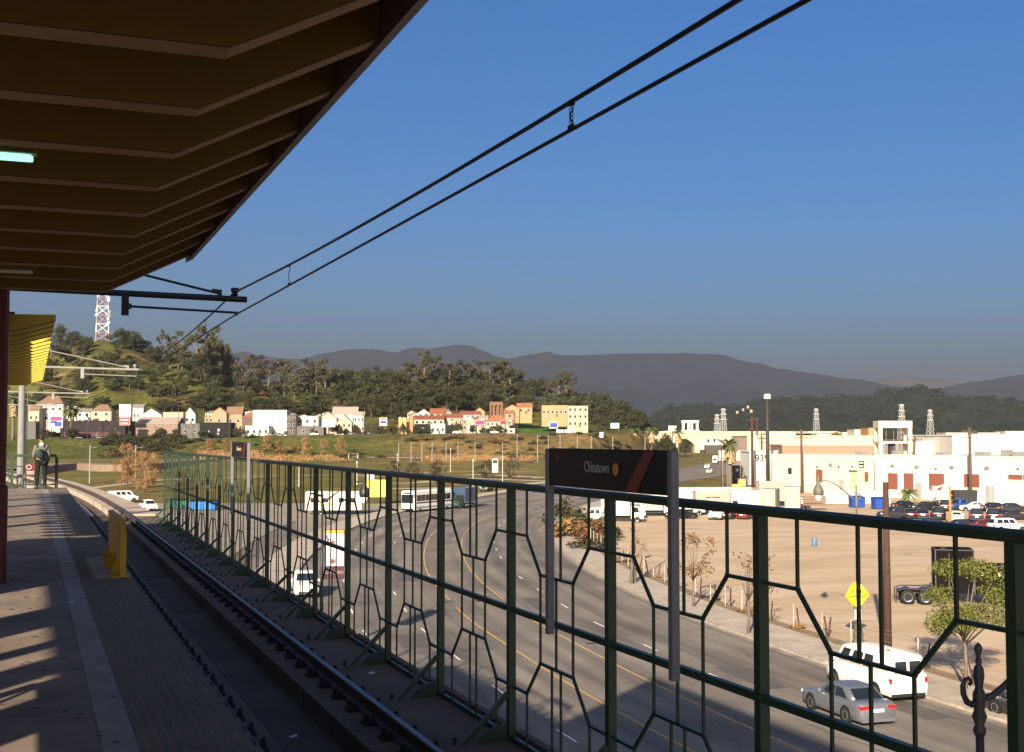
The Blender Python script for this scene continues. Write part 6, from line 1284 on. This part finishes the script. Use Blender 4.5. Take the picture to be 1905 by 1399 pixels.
# yellow diamond sign
t = thing('warning_sign', 'yellow diamond ROAD NARROWS sign on the grey lamp post', 'sign', lpA+Vector((0,0,0))+uv(-.05,-.16), -PSI)
vS = Guv(1597,1196,.14)[1]; zc_ = zat(1110,vS)
ylw = mat('sign_yellow',(.85,.72,.01),rough=.4,var=.03); s2_ = 42/F*vS*.5*1.05
MB().prism([(-s2_*.98,zc_),(0,zc_-s2_*1.22),(s2_*.98,zc_),(0,zc_+s2_*1.22)],'y',-.012,.012).build('diamond', ylw, t)
lettering('ROAD', .24, blkp, t, (.0,-.02,zc_+.15), (R(90),0,0), .003, bold=.012); lettering('NARROWS', .2, blkp, t, (.0,-.02,zc_-.1), (R(90),0,0), .003, bold=.010)
MB().box(-.2,.2,-.012,.012,zat(1157,vS),zat(1137,vS)).build('white_plate', whb, t)
t = thing('warning_sign', 'second yellow diamond seen edge-on behind the first', 'sign', lpA+uv(-.2,.2), -PSI+.6); MB().prism([(-s2_,zc_-.05),(0,zc_-s2_*1.05),(s2_,zc_-.05),(0,zc_+s2_*.95)],'y',-.012,.012).build('diamond', ylw, t)
# poles
wood = mat('brown_wooden_pole',(.055,.026,.018),rough=.9,var=.25,scale=3); woodg = mat('weathered_pole',(.075,.052,.038),rough=.9,var=.2,scale=3)
def pole(label, loc, h, r, m=wood, arms=0, name='utility_pole', lean=(0,0), lampt=False, cat='pole'):
    t = thing(name, label, cat, loc, -PSI, 'poles'); MB().tube([(0,0,-.3),(lean[0]*.5,0,h*.5),(lean[0],lean[1],h)],[r*1.15,r,r*.8],9).build('shaft', m, t, True)
    for k in range(arms): z = h*(.95-.09*k); MB().box(lean[0]*z/h-1.5,lean[0]*z/h+1.5,-.08,.08,z-.08,z+.08).build('crossarm', m, t); [MB().lathe([(.05,0),(.07,.1),(.03,.18)],6,(lean[0]*z/h+x,0,z+.08)).build('insulator', dsteel, t) for x in (-1.3,-.6,.6,1.3)]
    if lampt: MB().bbox(-.8,.8,-.5,.5,h,h+1.2,.2).build('flood_lamp', whb, t); MB().box(-.9,.9,-.1,.1,h-.1,h-.003).build('lamp_bracket', m, t)
    return t
u7 = Guv(1652,1208); t = pole('reddish brown wooden post beside the yellow diamond sign', uv(*u7), zat(897,u7[1]), .2)
def pole_px(label, px, yb, yt, r, m=wood, arms=0, lean=0., **k):
    u,v = Guv(px,yb); return pole(label, uv(u,v), zat(yt,v), r, m, arms, lean=(lean,0), **k)
pole_px('tall dark pole with floodlight at its top',1429,908,742,.45,mat('dark_pole_paint',(.035,.025,.02),rough=.7),lampt=True,lean=.0)
pole_px('brown utility pole left of the tall floodlight pole',1400,905,775,.33,wood,1); pole_px('thin brown utility pole behind, between the two tall poles',1409,870,775,.35,wood,0); pole_px('brown utility pole with crossarm in front of the cream wall',1492,918,798,.28,woodg,2)
pole_px('leaning dark utility pole beside the bricked windows',1696,925,813,.26,woodg,1,lean=.9); pole_px('utility pole with weathered crossarms before the white wall',1806,935,795,.3,woodg,2); pole_px('white slim pole left of the leaning utility pole',1688,925,842,.1,whb); pole_px('galvanised pole beside the utility pole',1796,925,845,.12,woodg)
pole_px('slim utility pole behind the cream wall, right of 939',1417,880,805,.25,woodg,2); pole_px('thin brown pole right of the 939 block',1426,872,800,.25,wood)
pole_px('wooden pole beside the white banners',1342,905,838,.22,woodg)
ob = pole('bright orange post standing among the parked cars', G(1768,975,.03), zat(905,Guv(1768,975)[1]), .17, mat('orange_post_paint',(.62,.17,.04),rough=.6), name='orange_post')
for k in range(6): MB().cbox(.2,0,1.2+k*.7,.25,.1,.1).build('rung', ob.children[0].data.materials[0] if ob.children else wood, ob)
for px,lb in ((1341,'white street banner, left of three by the fan palm'),(1349,'white street banner, middle of three by the fan palm'),(1374,'white street banner, right of three by the fan palm')):
    u,v = Guv(px,905); t = thing('street_banner', lb, 'banner', uv(u,v), -PSI, 'white street banners'); z0,z1 = zat(857,v),zat(838,v); MB().box(-.45,.45,-.03,.03,z0,z1).build('banner', whb, t); MB().tube([(.5,0,0),(.5,0,z1+.3)],.06,6).build('post', galv, t); MB().box(-.2,.2,-.05,-.031,z0+.6,z1-.6).build('printed_mark', skyp, t)
t = thing('black_kiosk', 'black kiosk with white disc beside the fan palm', 'kiosk', G(1370,900), -PSI); MB().bbox(-1.4,1.4,0,2,0,4.6,.08).build('body', blkp, t); o = MB().lathe([(.35,0),(.35,.02)],14).build('white_disc', whb, t); o.location = (.2,-.02,3.6); o.rotation_euler = (R(90),0,0); MB().bbox(-1.5,1.5,-.1,2.1,4.601,4.8,.05).build('roof', dsteel, t)
t = thing('forklift', 'yellow and orange forklift behind the white trucks', 'forklift', G(1375,915,.03), -PSI); orp = mat('orange_machine_paint',(.65,.28,.08),rough=.5)
MB().bbox(-1.6,.6,-.7,.7,.6,1.7,.1).build('body', ylp, t); MB().bbox(-.2,1.4,-.8,.8,1.3,2.9,.1).build('counterweight', orp, t)
for sx_ in (-1.2,.9):
    for sy in (-1,1): wheel(.42,.28,t,sx_,sy*.7)
for y in (-.5,.5): MB().box(1.6,1.75,y-.06,y+.06,.3,3.6).build('mast_channel', trim, t)
MB().box(-.8,.9,-.7,.7,2.95,3.05).build('overhead_guard', trim, t)
t = thing('skip_container', 'black open skip container beside the white wall', 'container', G(1793,936,.03), -PSI); MB().add([(-2,-1,.2),(2,-1,.2),(2,1,.2),(-2,1,.2),(-2.2,-1.1,2.4),(2.2,-1.1,2.4),(2.2,1.1,2.4),(-2.2,1.1,2.4)],[(3,2,1,0),(0,1,5,4),(1,2,6,5),(2,3,7,6),(3,0,4,7)]).build('bin', blkp, t)
for k in range(7): x = -1.95+k*.65; MB().box(x-.06,x+.06,-1.17,-1.06,.3,2.4).build('rib', dgrey, t)
t = thing('boom_lift', 'white folded boom lift left of the black skip', 'machine', G(1752,938,.03), -PSI); MB().bbox(-1.2,1.2,-.9,.9,.5,1.3,.1).build('chassis', whb, t)
MB().bar((-.8,0,1.3),(.8,0,3.6),.35).build('lower_boom', whb, t); MB().bar((.8,0.2,3.6),(-.9,.2,3.0),.3).build('upper_boom', whb, t); MB().bbox(-1.7,-.8,-.3,.7,2.3,3.3,.05).build('basket', whb, t)
for sx_ in (-.9,.9):
    for sy in (-1,1): wheel(.42,.28,t,sx_,sy*.8)
# chain-link fence along the lot
t = thing('chain_link_fence', 'low chain-link fence with thin posts between sidewalk and dirt lot', 'fence', (0,0,0)); a = 48.; pts = []
pm_ = MB().tube([(0,0,-.1),(0,0,1.55)],.035,6).mesh('post', mat('pale_fence_post',(.42,.36,.28),rough=.8)); sm_ = MB().tube([(0,0,-.1),(.25,.1,1.25)],.05,6).mesh('stake', wood)
while a < 215:
    i = int(np.searchsorted(ARC,a)); p = offp(i,14.9); link('post', pm_, t, uv(p.x,p.y,.03)); pts.append(p)
    if int(a) % 3 == 0: p2 = offp(i,15.3); link('stake', sm_, t, uv(p2.x,p2.y,.03), a)
    a += 3.
for z in (.12,.5,.9,1.3,1.52): MB().tube([uv(p.x,p.y,z) for p in pts],.009,4).build('wire', galv, t)
# black iron fence on the left pavement
t = thing('iron_fence', 'dark iron picket fence along the left pavement', 'fence', (0,0,0)); bar_me = MB().box(-.012,.012,-.012,.012,.05,1.75).mesh('picket', iron); a = 118.; last = None; pts = []
while a < 190:
    i = int(np.searchsorted(ARC,a)); f_ = (a-ARC[i-1])/(ARC[i]-ARC[i-1]); p = offp(i-1,-21).lerp(offp(i,-21),f_); link('picket', bar_me, t, uv(p.x,p.y,.02)); pts.append(p); a += .34
for z in (.2,1.6): MB().tube([uv(p.x,p.y,z) for p in pts[::5]],.025,4).build('rail', iron, t)
# catenary poles along the foot of the bank, park lamps
for k,px in enumerate((168,253,742,765,785,804,830,852,884,935,962,1000,1020,1042,1074,1100,1140,1200)):
    v = 560 if px > 300 else 330; z = 3.2 if px > 300 else 2.; yt = (822 if px < 960 else 808+ (px-960)*.02) if px > 300 else 828
    t = thing('line_pole', 'slim grey pole along the rail line at the foot of the bank' if px > 300 else ['grey trackside pole left beyond the guideway','grey trackside pole behind the orange trees'][k], 'pole', uv(upx(px,v),v,0), -PSI, 'poles along the rail line' if px > 300 else None); MB().lathe([(.22,-.5),(.2,2),(.15,zat(yt,v))],8).build('shaft', galv, t); MB().tube([(0,0,zat(yt,v)-.8),(1.8,0,zat(yt,v)-.6)],.06,5).build('arm', galv, t)
for k,(px,yb,yt) in enumerate(((739,883,847),(799,880,838),(838,878,837),(700,885,848),(664,902,862),(590,892,862),(556,905,868),(772,900,852),(880,905,858),(812,903,850),(935,900,852))):
    u,v = Guv(px,yb); t = thing('park_lamp', ['slim pale lamp post on the lawn','slim dark lamp post on the lawn'][k%2]+' of the park', 'lamp post', uv(u,v,height(px,v) if v>420 else 0), -PSI, ['pale park lamps','dark park lamps'][k%2]); h_ = (yb-yt)/F*v; MB().lathe([(.14,0),(.09,.5),(.07,h_)],8).build('post', [framem,wood][k%2], t); MB().bbox(-.18,.18,-.18,.18,h_,h_+.5,.06).build('lamp_head', [whb,dsteel][k%2], t)
u,v = Guv(921,905); t = thing('park_banner', 'white advertising banner on two thin posts by the park path', 'banner', uv(u,v), -PSI); MB().box(-.75,.75,-.05,.05,zat(879,v),zat(853,v)).build('banner', whb, t); MB().box(-.6,.6,-.07,-.051,zat(862,v),zat(856,v)).build('printed_mark', blkp, t)
for x in (-.6,.6): MB().tube([(x,.1,0),(x,.1,zat(853,v))],.06,6).build('post', dsteel, t)
t = thing('park_bench_table', 'dark picnic shelter table at the edge of the lawn', 'table', G(657,853,2.), -PSI); MB().box(-2.8,2.8,-1,1,2.3,2.6).build('top', fbm, t)
for x in (-2.2,2.2): MB().box(x-.2,x+.2,-.2,.2,-.3,2.3).build('leg', galv, t)
for k,(px,yt) in enumerate(((88,762),(163,758),(206,748),(252,766),(331,752),(346,764),(428,770),(519,752),(584,768),(676,764),(690,772),(762,768),(861,762),(903,768),(962,774))):
    v = 701.5; z = height(px,v); pole(['utility pole on the upper street by the striped billboard','utility pole on the upper street left of the tan hipped roof','utility pole on the upper street left of the tall billboard','utility pole on the upper street right of the tall billboard','tall utility pole on the upper street by the grey block shop','shorter utility pole on the upper street by the grey block shop','utility pole at the right end of the mural building','tall utility pole before the tall white block','utility pole before the white two storey building','utility pole right of the large cream house','utility pole left of the blue billboard','utility pole by the yellow shop signs','utility pole among the red tile roofs','utility pole left of the red umbrellas','utility pole at the left edge of the lawn'][k], uv(upx(px,v),v,z), zat(yt,v)-z, .16, woodg, 1)
# manholes
for px,py in ((1099,1198),(1140,975)): t = thing('manhole_cover', 'round iron manhole cover in the road near the yellow lines' if px<1120 else 'round iron cover beside the far lane', 'manhole cover', G(px,py,.018)); MB().lathe([(.42,0),(.42,.006)],20).build('ring', kerbm, t); MB().lathe([(.36,.0062),(.36,.012)],20).build('lid', ironm, t)
# lattice towers
def lattice(label, base, h, w0, w1, m1, m2=None, bays=7, r=.25, name='transmission_tower', cat='pylon', arms=(), dishes=0, group=None):
    t = thing(name, label, cat, base, -PSI+.3, group); f = lambda k: w0+(w1-w0)*k/bays
    for k in range(bays):
        a,b_ = f(k),f(k+1); z0,z1 = h*k/bays,h*(k+1)/bays; mb = MB(); c0 = [(-a,-a,z0),(a,-a,z0),(a,a,z0),(-a,a,z0)]; c1 = [(-b_,-b_,z1),(b_,-b_,z1),(b_,b_,z1),(-b_,b_,z1)]
        for i in range(4): mb.bar(c0[i],c1[i],r); mb.bar(c0[i],c1[(i+1)%4],r*.6); mb.bar(c0[(i+1)%4],c1[i],r*.6); mb.bar(c1[i],c1[(i+1)%4],r*.6)
        mb.build('bay', m2 if (m2 and k%2) else m1, t)
    for z,l in arms: MB().prism([(-l,z),(l,z),(.6,z+1.6),(-.6,z+1.6)],'y',-.3,.3).build('crossarm', m1, t)
    rr_ = random.Random(4)
    for k in range(dishes): 
        o = MB().lathe([(.05,0),(1.3,.5),(1.4,.9),(1.35,.9)],12).build('dish', whb, t); o.location = (rr_.choice((-1,1))*(f(bays*.5)+.4),-f(bays*.5)-.6,h*rr_.uniform(.2,.95)); o.rotation_euler = (R(90),0,rr_.uniform(-.6,.6))
    return t
for px,yt,v,lb in ((1519,760,1500,'pale lattice pylon standing alone right of the floodlight pole'),(1334,771,1500,'shorter pale pylon left of a pair by the bridge'),(1346,760,1400,'taller pale pylon right of a pair by the bridge'),(1678,752,1300,'pale lattice pylon behind the concrete tower'),(1731,762,1400,'pale lattice pylon right of the concrete tower')):
    hh = zat(yt,v); lattice(lb, uv(upx(px,v),v,0), hh, 4.,1.2, mat('pale_pylon_steel',(.40,.39,.38),rough=.6), None, 8, .3, arms=((hh*.72,5),(hh*.85,5),(hh*.97,4)), group='transmission pylons')
v = V3-8; z = height(187,v)-1; rw_ = mat('tower_red',(.36,.2,.17),rough=.6); ww_ = mat('tower_white',(.62,.58,.54),rough=.6)
lattice('red and white radio mast with white dishes on the hilltop', uv(upx(187,v),v,z), zat(505,v)-z, 5.6,4.0, rw_, ww_, 8, .55, 'radio_mast', 'radio mast', dishes=11)
# parked cars on the upper street
for k,(px,pm) in enumerate(((268,blackp),(285,dgrey),(302,blackp),(318,silver),(146,dgrey),(186,blackp),(500,silver),(520,dgrey),(585,vwhite),(655,dgrey),(690,blackp),(850,vwhite),(920,vwhite),(1044,vwhite),(1060,vwhite))):
    v = 704; z = height(px,v); car('street_car', ['black','charcoal','dark','silver','grey','black','silver','dark','white','dark','black','white','white','white','white'][k]+' vehicle on the upper street '+['left of the long brown shop','in front of the long brown shop','right in front of the long brown shop','by the grey block shop','below the striped billboard','left of the red sign board','before the tall white block','below the dark brown block','by the low grey warehouse','below the large cream house','left of the blue billboard','by the dark garage','below the red umbrellas','under the electronic sign, left one','under the electronic sign, right one'][k], uv(upx(px,v),v,z), -PSI, 'van' if k > 12 else 'sedan', pm, 'cars on the upper street', cat='car')
lh = mat('litter_white',(.7,.66,.6))
for k,(px,py,z) in enumerate(((130,1119,PZ+.004),(690,1248,PLN+.004),(545,1363,SLAB+.004))): t = MB().add([(-.04,-.02,0),(.05,-.03,.01),(.04,.04,.02),(-.03,.03,.0)],[(0,1,2,3)]).build('litter', lh, None, loc=At(px,py,(CZ-z)*F/(py-815))); t.location.z = z; tag(t, ['scrap of white litter on the platform','crumpled litter beside the fence brace','speck of litter on the track slab'][k], 'litter')
# ================================================================= AIR
HZ = 24500.
hm = bpy.data.materials.new('valley_haze'); hm.use_nodes = True; n = hm.node_tree.nodes; n.clear()
pv = n.new('ShaderNodeVolumePrincipled'); pv.inputs['Color'].default_value = (.55,.54,.53,1); pv.inputs['Density'].default_value = 8.0e-5; pv.inputs['Anisotropy'].default_value = .5
ou = n.new('ShaderNodeOutputMaterial'); hm.node_tree.links.new(pv.outputs[0], ou.inputs['Volume'])
hb_ = MB().box(-HZ, HZ, -HZ, HZ, -60, 1040); ho = hb_.build('haze', hm); tag(ho, 'brownish valley haze filling the air to the mountains', 'haze', kind='stuff')
ho.rotation_euler = (0, 0, -PSI)
